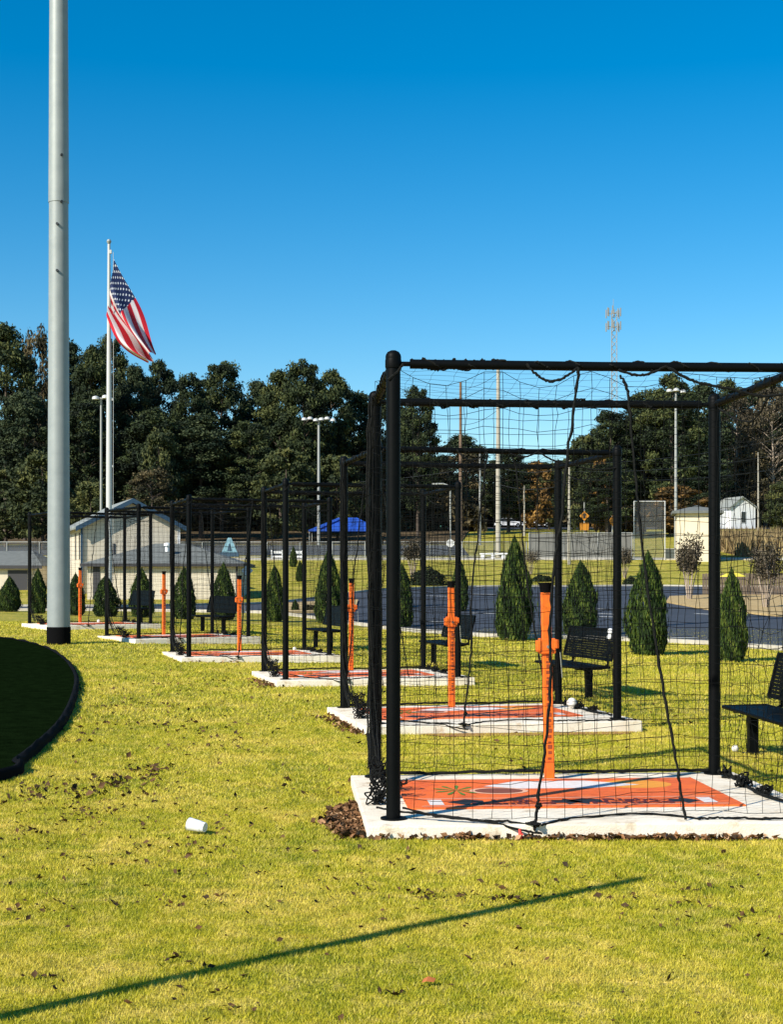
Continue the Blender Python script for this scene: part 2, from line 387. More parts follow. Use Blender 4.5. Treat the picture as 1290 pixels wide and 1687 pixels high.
def smooth_noise(seed, n=3, amp=1.):
    r = random.Random(seed); K = [(r.uniform(1.5,5), r.uniform(1.5,5), r.uniform(0,6.3), r.uniform(-1,1)) for _ in range(n)]
    return lambda u, v: amp*sum(a*math.sin(k*u*2+l*v*2+p) for k, l, p, a in K)/n
def net(mb, P, nu, nv, r=.0024, su=None, sv=None, skip=None, jit=.006, seed=0):
    """P(u,v)->Vector ; nu strands along v, nv strands along u"""
    rd = random.Random(seed); N = {}
    for i in range(nu+1):
        for j in range(nv+1):
            N[i, j] = P(i/nu, j/nv)+Vector((rd.gauss(0,jit), rd.gauss(0,jit), rd.gauss(0,jit)))
    def seg(a, b):
        sagz = (a-b).length*.02
        d = (b-a); 
        if d.length < 1e-5: return
        d.normalize(); q = Vector((0,0,1)) if abs(d.z) < .8 else Vector((1,0,0)); u = d.cross(q).normalized(); w = d.cross(u)
        c = [u*r, u*(-.5*r)+w*(.87*r), u*(-.5*r)-w*(.87*r)]
        mb.add([a+k for k in c]+[b+k for k in c], [(0,1,4,3),(1,2,5,4),(2,0,3,5)])
    for i in range(nu+1):
        for j in range(nv+1):
            if skip and skip(i/nu, j/nv): continue
            if j < nv: seg(N[i, j], N[i, j+1])
            if i < nu: seg(N[i, j], N[i+1, j])
def rope(mb, pts, r=.008, n=6, wob=.0, seed=1, sub=8):
    rd = random.Random(seed); P = [Vector(p) for p in pts]; out = []
    for k in range(len(P)-1):
        p0 = P[max(k-1,0)]; p1 = P[k]; p2 = P[k+1]; p3 = P[min(k+2,len(P)-1)]
        for s in range(sub):
            t = s/sub
            q = .5*((2*p1)+(p2-p0)*t+(2*p0-5*p1+4*p2-p3)*t*t+(3*p1-p0-3*p2+p3)*t**3)
            out.append(q+Vector((rd.gauss(0,wob),rd.gauss(0,wob),rd.gauss(0,wob))))
    out.append(P[-1])
    mb.tube(out, [r*rd.uniform(.8,1.25) for _ in out], n)
def tangle(mb, c, s, n, r, seed):
    rd = random.Random(seed)
    for _ in range(n):
        p = Vector(c)+Vector((rd.gauss(0,s*.4),rd.gauss(0,s*.4),rd.gauss(0,s*.5))); pts = []
        a = rd.uniform(0,6.3); k = rd.uniform(.3,1)*s
        for t in range(6):
            a += rd.uniform(.6,1.5); pts.append(p+Vector((k*math.cos(a)*.7, k*math.sin(a)*.5, k*rd.uniform(-.7,.7))))
        pts = [Vector((q.x, q.y, max(q.z, .008))) for q in pts]
        rope(mb, pts, r, 4, 0, rd.random(), 4)
RZ = 2.985      # rail height above the pad
def FP(px, py, dy=0):   # a point of the nearest cage's front plane, in cage space
    (cx, cy), t = CAGES[0]; t = R(t); z0 = slabz(0)
    # plane through (cx,cy) offset dy along local y
    k = (px-CX)/F
    # cx + lx cos - dy sin = k*(cy + lx sin + dy cos)
    lx = (k*(cy+dy*math.cos(t)) - cx + dy*math.sin(t))/(math.cos(t)-k*math.sin(t))
    d = cy+lx*math.sin(t)+dy*math.cos(t)
    return Vector((lx, dy, Z(py, d)-z0))

def make_cage():
    root = empty('batting_cage')
    for k, (x, y) in enumerate(((0,0),(CW,0),(CW,CD),(0,CD))):
        mb = MB(); mb.lathe([(.047,0),(.047,3.02)], (x,y,0), 20); mb.lathe([(.085,0),(.085,.012)], (x,y,0), 20)
        p = mb.build('post', 'black', root, smooth=True)
        mb = MB(); mb.lathe([(.051,3.0),(.052,3.03),(.049,3.045),(.038,3.062),(.018,3.072),(.002,3.074)], (x,y,0), 20); mb.build('cap', 'black', p, smooth=True)
        # pipe clamps that hold the rails
        mb = MB(); mb.lathe([(.052,RZ-.03),(.054,RZ-.02),(.054,RZ+.02),(.052,RZ+.03)], (x,y,0), 20)
        mb.build('clamp', 'black', p, smooth=True)
    ends = [((0,0),(CW,0)),((0,CD),(CW,CD)),((0,0),(0,CD)),((CW,0),(CW,CD))]
    for (a, b) in ends:
        a = Vector((*a, RZ)); b = Vector((*b, RZ)); d = (b-a).normalized()
        mb = MB(); mb.tube([a+d*.03, a+d*.13], .016, 8); mb.tube([b-d*.13, b-d*.03], .016, 8)
        mb.tube([a+d*.11, a.lerp(b,.5)+Vector((0,0,-.004)), b-d*.11], .031, 14)
        mb.build('rail', 'black', root, smooth=True)
    # netting ------------------------------------------------------
    nb = smooth_noise(3, 4, .10)
    def back(u, v):
        return Vector((u*CW, CD+.02+nb(u*3, v*2)*.5, v*(RZ-.04)+.03+.04*(1-v)*math.sin(u*9)))
    mb = MB(); net(mb, back, 23, 25, seed=2, jit=.005, r=.0023); mb.build('net', 'net', root)
    nf = smooth_noise(9, 4, .05)
    def front(u, v):
        top = RZ-.03-.12*abs(math.sin(u*math.pi*4.2))**1.3*(1 if u < .78 else .4)*max(0,(v-.8)/.2)
        belly = -.03-.08*math.sin(math.pi*min(1,u*1.1))*(1-v)**1.5
        z = .02+v*(top-.02) - (.03*(1-v)*math.sin(u*7))
        x = u*CW + .05*math.sin(v*3+u*5)*(1-v) 
        return Vector((x, belly+nf(u*2, v*3)*.5, max(.01,z)))
    mb = MB(); net(mb, front, 23, 24, seed=4, jit=.005, r=.0021); mb.build('net', 'net', root)
    nr = smooth_noise(5, 4, .10)
    def right(u, v): return Vector((CW+.03+nr(u*3, v*3)*.5, u*(CD), v*(RZ-.04)+.02+.03*(1-v)*math.sin(u*11)))
    mb = MB(); net(mb, right, 19, 25, seed=6, jit=.008); mb.build('net', 'net', root)
    def left(u, v):            # drawn back and bunched towards the rear post
        k = u**(1.0-.25*v); return Vector((-.02+.05*math.sin(u*14+v*2), CD-.02-(CD*.98)*k*(.18+.75*v**2.2), v*(RZ-.05)+.03))
    mb = MB(); net(mb, left, 11, 20, seed=7, r=.0018, jit=.012); mb.build('net', 'net', root)
    def roof(u, v):
        s = math.sin(math.pi*u)*math.sin(math.pi*v)
        return Vector((u*CW, v*CD, RZ-.02-.07*s-.03*abs(math.sin(u*9))*s))
    mb = MB(); net(mb, roof, 19, 14, seed=8, jit=.006, r=.0010); mb.build('net', 'net', root)
    # ropes --------------------------------------------------------
    def ropeobj(lists, r=.008, wob=.002, seed=3, tang=(), name='rope'):
        if name == 'gathered_net':
            mb = MB()
            for pts in lists: rope(mb, pts, r, 6, wob, seed)
            for t in tang: tangle(mb, *t)
            return mb.build(name, 'rope', root, smooth=True)
        for k, pts in enumerate(lists):
            mb = MB(); rope(mb, pts, r, 6, wob, seed+k); mb.build(name, 'rope', root, smooth=True)
        for t in tang:
            mb = MB(); tangle(mb, *t); mb.build('rope_knot', 'rope', root, smooth=True)
    f = FP
    ropeobj([[f(955,606,-.05),f(945,680,-.05),f(934,760,-.06),f(925,850,-.08),f(912,950,-.1),f(906,1050,-.12),f(908,1120,-.14),f(900,1220,-.16),f(889,1300,-.2),f(884,1340,-.24),f(880,1368,-.29)]], .010, .003, 5,
            [((f(880,1366,-.29)), .035, 22, .007, 3), ((f(888,1330,-.25)), .02, 8, .006, 4)])
    ropeobj([[f(1022,618,-.05),f(1035,645,-.05),f(1040,700,-.05),f(1049,800,-.06),f(1062,930,-.08),f(1085,1080,-.11),f(1105,1200,-.14),f(1120,1290,-.17),f(1130,1350,-.19)],
             [(1.98,-.19,.012),(2.10,-.16,.012),(2.25,-.17,.01),(2.45,-.22,.012),(2.7,-.24,.012),(2.9,-.2,.01)]], .009, .003, 6)
    ropeobj([[f(664,600,-.03),f(655,612,-.04),f(640,625,-.04)],[f(868,600,-.04),f(885,618,-.05),f(905,628,-.05),f(930,622,-.05),f(952,606,-.04)],
             [f(1020,610,-.04),f(1050,618,-.05),f(1072,615,-.05),f(1098,603,-.04)],
             [f(1098,603,-.04),f(1130,622,-.05),f(1160,632,-.05),f(1200,640,-.04),f(1260,652,-.04),f(1330,645,-.03)]], .009, .002, 7)
    # net edges lashed along the rails
    def wrap(a, b, seed, amp=.035):
        rd = random.Random(seed); a = Vector(a); b = Vector(b); n = 34; pts = []
        for k in range(n+1):
            p = a.lerp(b, k/n); t = k*1.9+rd.uniform(-.5,.5); pts.append(p+Vector((0, 0, math.sin(t)*amp*rd.uniform(.6,1.15)))+Vector((0, math.cos(t)*amp, 0) if abs(b.x-a.x) > 1 else (math.cos(t)*amp,0,0)))
        return pts
    ropeobj([wrap((.15,0,RZ),(CW-.15,0,RZ),1)], .0065, .002, 8)
    ropeobj([wrap((.12,0,RZ+.006),(.80,0,RZ+.004),11,.030), wrap((.2,0,RZ-.01),(.72,0,RZ),12,.03)], .010, .003, 18)
    ropeobj([wrap((.12,CD,RZ),(CW-.12,CD,RZ),2,.032), wrap((.12,CD,RZ-.012),(CW-.12,CD,RZ-.008),22,.028)], .008, .003, 9)
    ropeobj([wrap((0,.1,RZ),(0,CD-.1,RZ),3)], .007, .002, 10)
    ropeobj([wrap((CW,.1,RZ),(CW,CD-.1,RZ),4), [(CW,CD-.1,RZ-.03),(CW+.03,CD-.45,RZ-.16),(CW+.03,CD-.9,RZ-.22),(CW+.02,CD-1.3,RZ-.1),(CW,CD-1.5,RZ-.02)]], .007, .002, 11)
    # bottom ropes lying on the pad
    ropeobj([[(-.10,.12,.06),(.05,-.02,.05),(.25,-.10,.045),(.5,-.18,.02),(.72,-.22,.01),(.92,-.28,-.01)],
             [(.06,-.04,.08),(.3,-.14,.035),(.6,-.24,.012),(.8,-.31,-.03),(.93,-.33,-.05)],
             [(.93,-.3,.0),(1.2,-.1,.012),(1.7,.05,.01),(2.0,-.17,.01)]], .0075, .002, 12)
    ropeobj([[(0,CD+.02,.03),(.5,CD+.06,.02),(1.1,CD+.03,.035),(1.7,CD+.07,.02),(2.3,CD+.02,.03),(CW,CD+.02,.03)]], .014, .004, 13)
    ropeobj([[(CW+.01,CD-.06,.03),(CW+.05,CD-.5,.02),(CW-.02,CD-1.1,.02),(CW+.05,.3,.02)]], .012, .004, 14,
            [((CW+.03,CD-.25,.03), .05, 12, .008, 6), ((CW+.0,CD-.75,.03), .06, 14, .008, 7), ((CW+.03,CD-1.2,.03), .05, 10, .008, 8)])
    # bunched side netting hanging beside the rear left post
    bl = []
    for k in range(6):
        rd = random.Random(40+k); x = -.04+rd.uniform(-.02,.03); y = CD-.09-rd.uniform(0,.12)
        bl.append([(x, y, RZ-.02), (x+rd.uniform(-.03,.03), y-.03, 2.2), (x+rd.uniform(-.03,.03), y-.05, 1.2), (x+rd.uniform(-.03,.03), y-.1, .5), (-.03+rd.uniform(-.05,.06), y-.5+rd.uniform(-.2,.2), .08)])
    ropeobj(bl, .0075, .003, 15, [((-.02,CD*.55,.16), .10, 18, .0055, 9), ((-.07,CD*.30,.05), .08, 16, .0055, 10), ((.0,CD*.42,.08), .10, 18, .005, 11)], name='gathered_net')
    return root
proto = make_cage()
def make_mat():
    root = empty('hitting_mat')
    x0, x1, y0, y1 = .13, 2.48, .38, 1.82
    mb = MB(); mb.box(x0, x1, y0, y1, 0, .012); mb.build('rubber_mat', 'mat_orange', root, bevel=.003)
    z = .0135
    mb = MB(); q = lambda a,b,c,d,zz=z: mb.add([(a,c,zz),(b,c,zz),(b,d,zz),(a,d,zz)], [(0,1,2,3)])
    mb.use('mat_pale'); w = .022
    q(x0+.10,x1-.10,y0+.06,y0+.06+w); q(x0+.10,x1-.10,y0+.40,y0+.40+w); q(x0+.02,x1-.02,y1-.05,y1-.02)
    mb.use('mat_white')
    q(x0+.16,x0+.26,y0+.12,y0+.36); q(x1-.26,x1-.16,y0+.12,y0+.36)
    # home plate
    mb.add([(.78,1.40,z),(1.05,1.26,z),(1.60,1.26,z),(1.98,1.42,z),(1.60,1.66,z),(1.05,1.66,z)], [(0,1,2,3,4,5)])
    mb.use('mat_yellow'); mb.add([(1.95+.35*math.cos(t)*.8, 1.45+.22*math.sin(t), z-.0006) for t in [k*math.pi/8 for k in range(16)]], [tuple(range(16))])
    mb.use('mat_green')
    for k in range(9):
        a = k*2*math.pi/9; mb.add([(.55,1.2,z),(.55+.14*math.cos(a-.12),1.2+.22*math.sin(a-.12),z+.0003*k),(.55+.18*math.cos(a),1.2+.27*math.sin(a),z+.0003*k),(.55+.14*math.cos(a+.12),1.2+.22*math.sin(a+.12),z+.0003*k)], [(0,1,2,3)])
    mb.use('mat_pale'); mb.add([(.86+.22*math.cos(t), 1.15+.17*math.sin(t), z+.001) for t in [k*math.pi/8 for k in range(16)]], [tuple(range(16))])
    mb.use('mat_brown'); mb.add([(.86+.18*math.cos(t), 1.15+.13*math.sin(t), z+.002) for t in [k*math.pi/8 for k in range(16)]], [tuple(range(16))])
    mb.use('mat_black')
    for (a, s) in ((.48,1),(1.32,1)):       # arrow shapes either side of the words
        c = y0+.235
        mb.add([(a-.06,c,z),(a+.08,c-.14,z),(a+.10,c-.05,z),(a+.20,c-.09,z),(a+.20,c+.07,z),(a+.08,c+.14,z)], [(0,1,2,3,4,5)])
        b = a+.74
        mb.add([(b+.16,c-.02,z),(b+.04,c-.14,z),(b+.02,c-.07,z),(b-.06,c-.08,z),(b-.06,c+.06,z),(b+.02,c+.05,z),(b+.04,c+.13,z)], [(0,1,2,3,4,5,6)])
    mb.build('printed_markings', None, root)
    for (cx, l1) in ((.90,'Left'),(1.74,'Right')):
        for k, tx in enumerate((l1, 'Handed')):
            cu = bpy.data.curves.new('lettering', 'FONT'); cu.body = tx; cu.size = .17; cu.offset = .006; cu.align_x = 'CENTER'; cu.extrude = .0005
            cu.materials.append(M['mat_red'])
            ob = bpy.data.objects.new('lettering', cu); COL.objects.link(ob); ob.location = (cx-.02, y0+.235-.12*k, z+.0006); ob.scale = (1.1,.85,1); ob.parent = root
            TEXTS.append(ob)
    return root
TEXTS = []
matp = make_mat()
# turn lettering into meshes
dg = bpy.context.evaluated_depsgraph_get()
for ob in list(TEXTS):
    me = bpy.data.meshes.new_from_object(ob.evaluated_get(dg)); n = bpy.data.objects.new('lettering', me); COL.objects.link(n)
    n.parent = ob.parent; n.location = ob.location; n.scale = ob.scale; bpy.data.objects.remove(ob)
for o in COL.objects:
    if o.name.startswith('lettering'): o.name = 'lettering'

def make_tee():
    root = empty('batting_tee')
    mb = MB(); mb.use('orange'); q = [(-.032,-.03),(.032,-.03),(.038,-.024),(.038,.024),(.032,.03),(-.032,.03),(-.038,.024),(-.038,-.024)]; mb.prism(q, 0, 1.47)
    mb.use('orange_dark')
    for k in range(20):
        z = .16+k*.042; mb.box(-.015+.004*(k%2),.013+.004*(k%3),-.0325,-.0306,z,z+.016+.008*(k%3))
    mb.build('column', None, root)
    mb = MB(); mb.box(-.062,.062,-.05,.045,.99,1.11); mb.box(-.086,-.05,-.056,.03,1.005,1.095); mb.box(.05,.086,-.056,.03,1.03,1.10)
    s = mb.build('slider', 'orange', root, bevel=.008)
    mb = MB(); mb.tube([(0,-.05,1.045),(0,-.085,1.045)], .013, 10); mb.tube([(.1,-.03,1.0),(.112,-.03,.8)], .004, 5); mb.build('lock_pin', 'metal', s, smooth=True)
    mb = MB(); mb.lathe([(.03,1.47),(.043,1.472),(.045,1.505),(.052,1.53),(.056,1.545),(.035,1.547)], (0,0,0), 14); mb.build('rubber_cup', 'rubber', root, smooth=True)
    mb = MB(); mb.box(-.07,.07,-.07,.07,0,.008); mb.build('base_plate', 'rubber', root, bevel=.002)
    return root
teep = make_tee()
def make_bench():
    # long axis local y, faces local -x, centre at origin on ground
    root = empty('park_bench'); L = .92
    mb = MB()
    mb.tube([(-.22,-L,.44),(-.22,L,.44)], .020, 10); mb.tube([(.22,-L,.45),(.22,L,.45)], .016, 8)
    mb.tube([(-.22,-L,.44),(.22,-L,.45)], .018, 8); mb.tube([(-.22,L,.44),(.22,L,.45)], .018, 8)
    for k in range(30):
        y = -L+.02+k*(2*L-.04)/29; mb.box(-.21,.21,y-.0215,y+.0215,.445,.453)
    for x in (-.12,0,.12): mb.box(x-.012,x+.012,-L,L,.436,.444)
    mb.build('seat', 'black', root)
    T = Matrix.Translation((.24,0,.55)) @ Matrix.Rotation(R(14),4,'Y')
    mb = MB()
    for k in range(12):
        z = .012+k*.0355; mb.box(-.004,.004,-L,L,z-.0165,z+.0165,T)
    for y in (-L,L): mb.box(-.014,.014,y-.02,y+.02,-.01,.43,T)
    for y in np.linspace(-L+.15,L-.15,8): mb.box(.005,.010,y-.01,y+.01,0,.425,T)
    mb.box(-.014,.014,-L,L,.42,.44,T); mb.box(-.014,.014,-L,L,-.02,0,T)
    mb.build('backrest', 'black', root)
    for s in (-1,1):
        mb = MB(); y = s*(L-.24)
        mb.tube([(.05,y,.42),(.2,y,.42),(.29,y,.47),(.29,y,.56),(.28,y,.64),(.31,y,.80)], .019, 10); mb.build('back_bracket', 'black', root, smooth=True)
        mb = MB(); mb.box(-.045,.045,y-.045,y+.045,0,.41); mb.box(-.19,.19,y-.02,y+.02,.40,.435); mb.box(-.09,.09,y-.09,y+.09,0,.01)
        mb.build('leg', 'black', root, bevel=.004)
    return root
benchp = make_bench()

B_OFF = [(3.83,3.80),(3.82,4.70),(3.8,4.5),(3.8,4.6),(3.85,4.5),(3.85,4.4)]
NEXT = ['beside the orange tee nearest the camera','second cage from the camera along the curved row','third cage from the camera, behind two others','fourth cage from the camera','fifth cage from the camera, in front of the pale building','last cage of the row, just behind the big grey pole']
for i in range(6):
    o = proto if i == 0 else copy_tree(proto)
    o.location = (*CAGES[i][0], slabz(i)); o.rotation_euler.z = R(CAGES[i][1])
    tag(o, 'black netted batting cage, '+['largest and nearest of the row, cut by the right edge','second from the camera along the row','third from the camera along the row','fourth from the camera along the row','fifth from the camera, in front of the cream building','farthest of the row, behind the big grey pole'][i], 'batting cage', 'batting cages in a curving row')
    m = matp if i == 0 else copy_tree(matp)
    m.location = (*CAGES[i][0], slabz(i)); m.rotation_euler.z = R(CAGES[i][1])
    tag(m, 'orange home plate mat with white print on the pad of the %s cage' % ORD[i], 'hitting mat', 'orange mats inside the cages')
    t = teep if i == 0 else copy_tree(teep)
    x, y = local(i, [1.36,1.30,1.43,1.33,1.36,1.36][i], 1.84); t.location = (x, y, slabz(i)+.001+(.012 if False else 0)); t.rotation_euler = (0, R([-1.2,-.3,.4,0,.2,0][i]), R(CAGES[i][1]))
    tag(t, 'orange adjustable batting tee standing on the mat of the %s cage' % ORD[i], 'batting tee', 'orange tees inside the cages')
    b = benchp if i == 0 else copy_tree(benchp)
    x, y = local(i, *B_OFF[i]); b.location = on(x, y); b.rotation_euler.z = R(CAGES[i][1]+[0,2,0,0,0,0][i])
    tag(b, 'black slatted metal bench on the lawn behind the %s cage' % ORD[i], 'bench', 'black benches behind the cages')
# mats sit on pads: lift tees above the mat sheet
# things near the cages
def ball(px, py, r, label, z=None, name='baseball', mm='leather'):
    p = G(px, py)
    mb = MB(); n = 10; mb.lathe([(max(.0005, r*math.sin(math.pi*k/n)), r-r*math.cos(math.pi*k/n)) for k in range(n+1)], (0,0,0), 16)
    o = mb.build(name, mm, smooth=True, loc=(p.x, p.y, p.z if z is None else z)); return tag(o, label, 'ball')
ball(919,1172,.062,'white ball at the back right of the second nearest cage', z=slabz(1)+.002)
CAGE_BALL = COL.objects['baseball']; CAGE_BALL.location = (*local(1, 2.66, 1.30), slabz(1)+.014)
ball(1212,1240,.035,'small dirty white ball in the grass before the nearest bench')
ball(547,1070,.037,'white ball on the pad edge of the fourth nearest cage')
COL.objects['baseball.002'].location = (*local(3, 2.5, 1.9), slabz(3)+.002)
ball(136,1030,.045,'tiny white ball at the foot of the farthest orange tee')
COL.objects['baseball.003'].location = (*local(5, 1.75, 1.4), slabz(5)+.014)
# cup on the lawn
p = G(321,1378)
mb = MB(); 
prof = [(.001,0),(.034,0),(.036,.004),(.038,.045),(.041,.046),(.0415,.060),(.042,.062),(.047,.128),(.050,.131),(.049,.134),(.046,.130),(.040,.03),(.001,.02)]
mb.lathe(prof, (0,0,0), 24)
o = mb.build('paper_cup', 'white', smooth=True); o.rotation_euler = (0, R(-83), R(-24)); o.scale = (.9,.9,.9); o.location = (p.x+.065, p.y, p.z+.050)
tag(o, 'white paper cup lying on its side in the grass', 'cup')
# two white lumps with a strap on the second bench
b2 = Vector(COL.objects['park_bench.001'].location); th = R(CAGES[1][1]+2)
mb = MB()
for k, (dx, dz, s) in enumerate(((0,.06,.045),(-.01,-.02,.04))):
    mb.lathe([(.002,0),(s*.9,.02),(s,.05),(s*.7,.08),(.002,.09)], (dx,0,dz), 10)
mb.tube([(.03,0,.0),(.05,-.01,-.12),(.09,0,-.26),(.06,.01,-.30)], .008, 6)
o = mb.build('white_lumps', 'white', smooth=True, loc=(b2.x+.32*math.cos(th)+.70*math.sin(th), b2.y+.32*math.sin(th)-.70*math.cos(th), b2.z+.84))
tag(o, 'small white cloth hanging at the end of a black bench', 'lumps')
# red marker ribbon at pad edge
p = FP(857,1392,-.33); x, y = local(0, p.x, -.33)
mb = MB(); mb.tube([(0,0,0),(.004,0,.035),(-.002,0,.075)], [.012,.014,.008], 8); mb.tube([(0,0,.03),(.02,-.01,.045)], .005, 6)
tag(mb.build('ground_stake', 'red_tag', smooth=True, loc=on(x, y)), 'small red stake at the front edge of the nearest concrete pad', 'stake')
# second thin line of scale: clay strip before pad two
a = [local(1, .35, -.30), local(1, CW+.1, -.30)]; b = [local(1, .6, -.62), local(1, CW-.1, -.55)]
strip('bare_soil', a, b, 'dirt', .012, nsub=4)

# pole just outside the left of the picture whose shadow crosses the lawn
el = R(35)
tip = G(1055,1449); h = 3.25; L = h/math.tan(el)
sx, sy = .725, .689
p = on(tip.x-sx*L, tip.y-sy*L)
mb = MB(); mb.lathe([(.046,0),(.046,h-.08),(.030,h)], (0,0,0), 16); mb.lathe([(.07,0),(.07,.01)], (0,0,0), 12)
tag(mb.build('thin_post', 'black', smooth=True, loc=p), 'black upright post near the camera whose long thin shadow crosses the grass', 'post')

# ------------------------------------------------------------------ dark rounded turf at the left
rim = [W2(0,1290), W2(35,1265), W2(70,1236), W2(96,1210), W2(112,1188), W2(124,1160), W2(130,1130), W2(124,1110), W2(105,1088), W2(72,1070), W2(30,1060), W2(-10,1054)]
def catm(P, sub):
    out = []
    for k in range(len(P)-1):
        p0 = Vector(P[max(k-1,0)]); p1 = Vector(P[k]); p2 = Vector(P[k+1]); p3 = Vector(P[min(k+2,len(P)-1)])
        for s in range(sub):
            t = s/sub; out.append(.5*((2*p1)+(p2-p0)*t+(2*p0-5*p1+4*p2-p3)*t*t+(3*p1-p0-3*p2+p3)*t**3))
    out.append(Vector(P[-1])); return out
rimc = catm([(-4.2,8.2)]+rim+[(-16,44)], 8)
Tz = []
inner = []
for k, q in enumerate(rimc):
    d = (rimc[min(k+1,len(rimc)-1)]-rimc[max(k-1,0)]).normalized(); nrm = Vector((-d.y, d.x)); inner.append(q+nrm*.075)
mb = MB(); N = len(rimc)
H = .10; W = []
for k in range(N):
    q = rimc[k]; r_ = inner[k]; z = gz(q.x, q.y)
    jj = .012*math.sin(k*1.7)+.01*math.sin(k*.6)
    W.append([(q.x, q.y, z-.05), (q.x, q.y, z+.06), (q.x*.85+r_.x*.15, q.y*.85+r_.y*.15, z+H*.85+jj), (q.x*.5+r_.x*.5, q.y*.5+r_.y*.5, z+H+jj), (r_.x, r_.y, z+H*.8)])
vs = [v for row in W for v in row]; fs = [(k*5+j, k*5+j+1, (k+1)*5+j+1, (k+1)*5+j) for k in range(N-1) for j in range(4)]
mb.add(vs, fs)
tr = empty('dark_patch', (0,0,0), 0, 'large near-black rounded turf at the left edge, a raised black rim in place of a shadow band', 'turf area')
mb.build('rim', 'rubber', tr, smooth=True)  # black raised strip standing in for the dark band of shadow
mb = MB(); C = Vector((-24, 24)); 
rows = 14; vs = []; 
for k in range(N):
    for j in range(rows+1):
        q = inner[k].lerp(C, (j/rows)**1.4); vs.append((q.x, q.y, gz(q.x, q.y)+H*.72))
mb.add(vs, [(k*(rows+1)+j, (k+1)*(rows+1)+j, (k+1)*(rows+1)+j+1, k*(rows+1)+j+1) for k in range(N-1) for j in range(rows)])
mb.build('patch', 'patch_dark', tr, smooth=True)  # near-black green sheet laid over the ground inside the rim
RIMPOLY = np.array([(q.x, q.y) for q in rimc]+[(-40,44),(-40,8)])
def in_poly(x, y, P):
    c = np.zeros(len(x), bool); j = len(P)-1
    for i in range(len(P)):
        xi, yi = P[i]; xj, yj = P[j]
        cond = ((yi > y) != (yj > y)); 
        with np.errstate(divide='ignore', invalid='ignore'): xin = (xj-xi)*(y-yi)/(yj-yi+1e-12)+xi
        c ^= cond & (x < xin); j = i
    return c

# ------------------------------------------------------------------ lawn blades
def scatter(y0, y1, dens):
    area = .3*(y1*y1-y0*y0)+2*(y1-y0)*.6; n = int(area*dens)
    y = np.sqrt(rng.uniform(y0*y0, y1*y1, n)); x = rng.uniform(-1, 1, n)*(.3*y+.6)
    return x, y
def blades(name, bands):
    VV = []; TT = []
    for (y0, y1, dens, hh, ww) in bands:
        x, y = scatter(y0, y1, dens)
        k = ~in_pad(x, y, .015) & ~in_poly(x, y, RIMPOLY); x = x[k]; y = y[k]; n = len(x)
        z = gzv(x, y)
        # tufts: height modulated by low-frequency waves
        lf = .5+.25*np.sin(x*5.1+np.sin(y*3.7)*2)+.25*np.sin(y*6.3+np.sin(x*4.1)*2)
        h = hh*rng.uniform(.5,1.25,n)*(.75+.5*lf); a = rng.uniform(0,2*np.pi,n); w = ww*rng.uniform(.7,1.3,n)
        lean = rng.uniform(.2,1.1,n)*h; la = rng.uniform(0,2*np.pi,n)
        b0 = np.stack([x-np.cos(a)*w/2, y-np.sin(a)*w/2, z-.002],1); b1 = np.stack([x+np.cos(a)*w/2, y+np.sin(a)*w/2, z-.002],1)
        t = np.stack([x+np.cos(la)*lean, y+np.sin(la)*lean, z+h],1)
        VV.append(np.stack([b0,b1,t],1).reshape(-1,3))
        tt = np.clip(rng.beta(2.0,2.2,n),0,1); TT.append(np.repeat(tt,3))
    V = np.concatenate(VV); T = np.concatenate(TT)
    return np_mesh(name, V, np.arange(len(V)).reshape(-1,3), 'blades', T)
o = blades('lawn_grass', [(4.6,7.5,19000,.016,.0042),(7.5,11,10000,.019,.0055),(11,17,3800,.024,.008),(17,28,900,.036,.013),(28,46,260,.038,.024)])
tag(o, 'short yellow-green lawn grass around the cages', 'grass', kind='stuff')

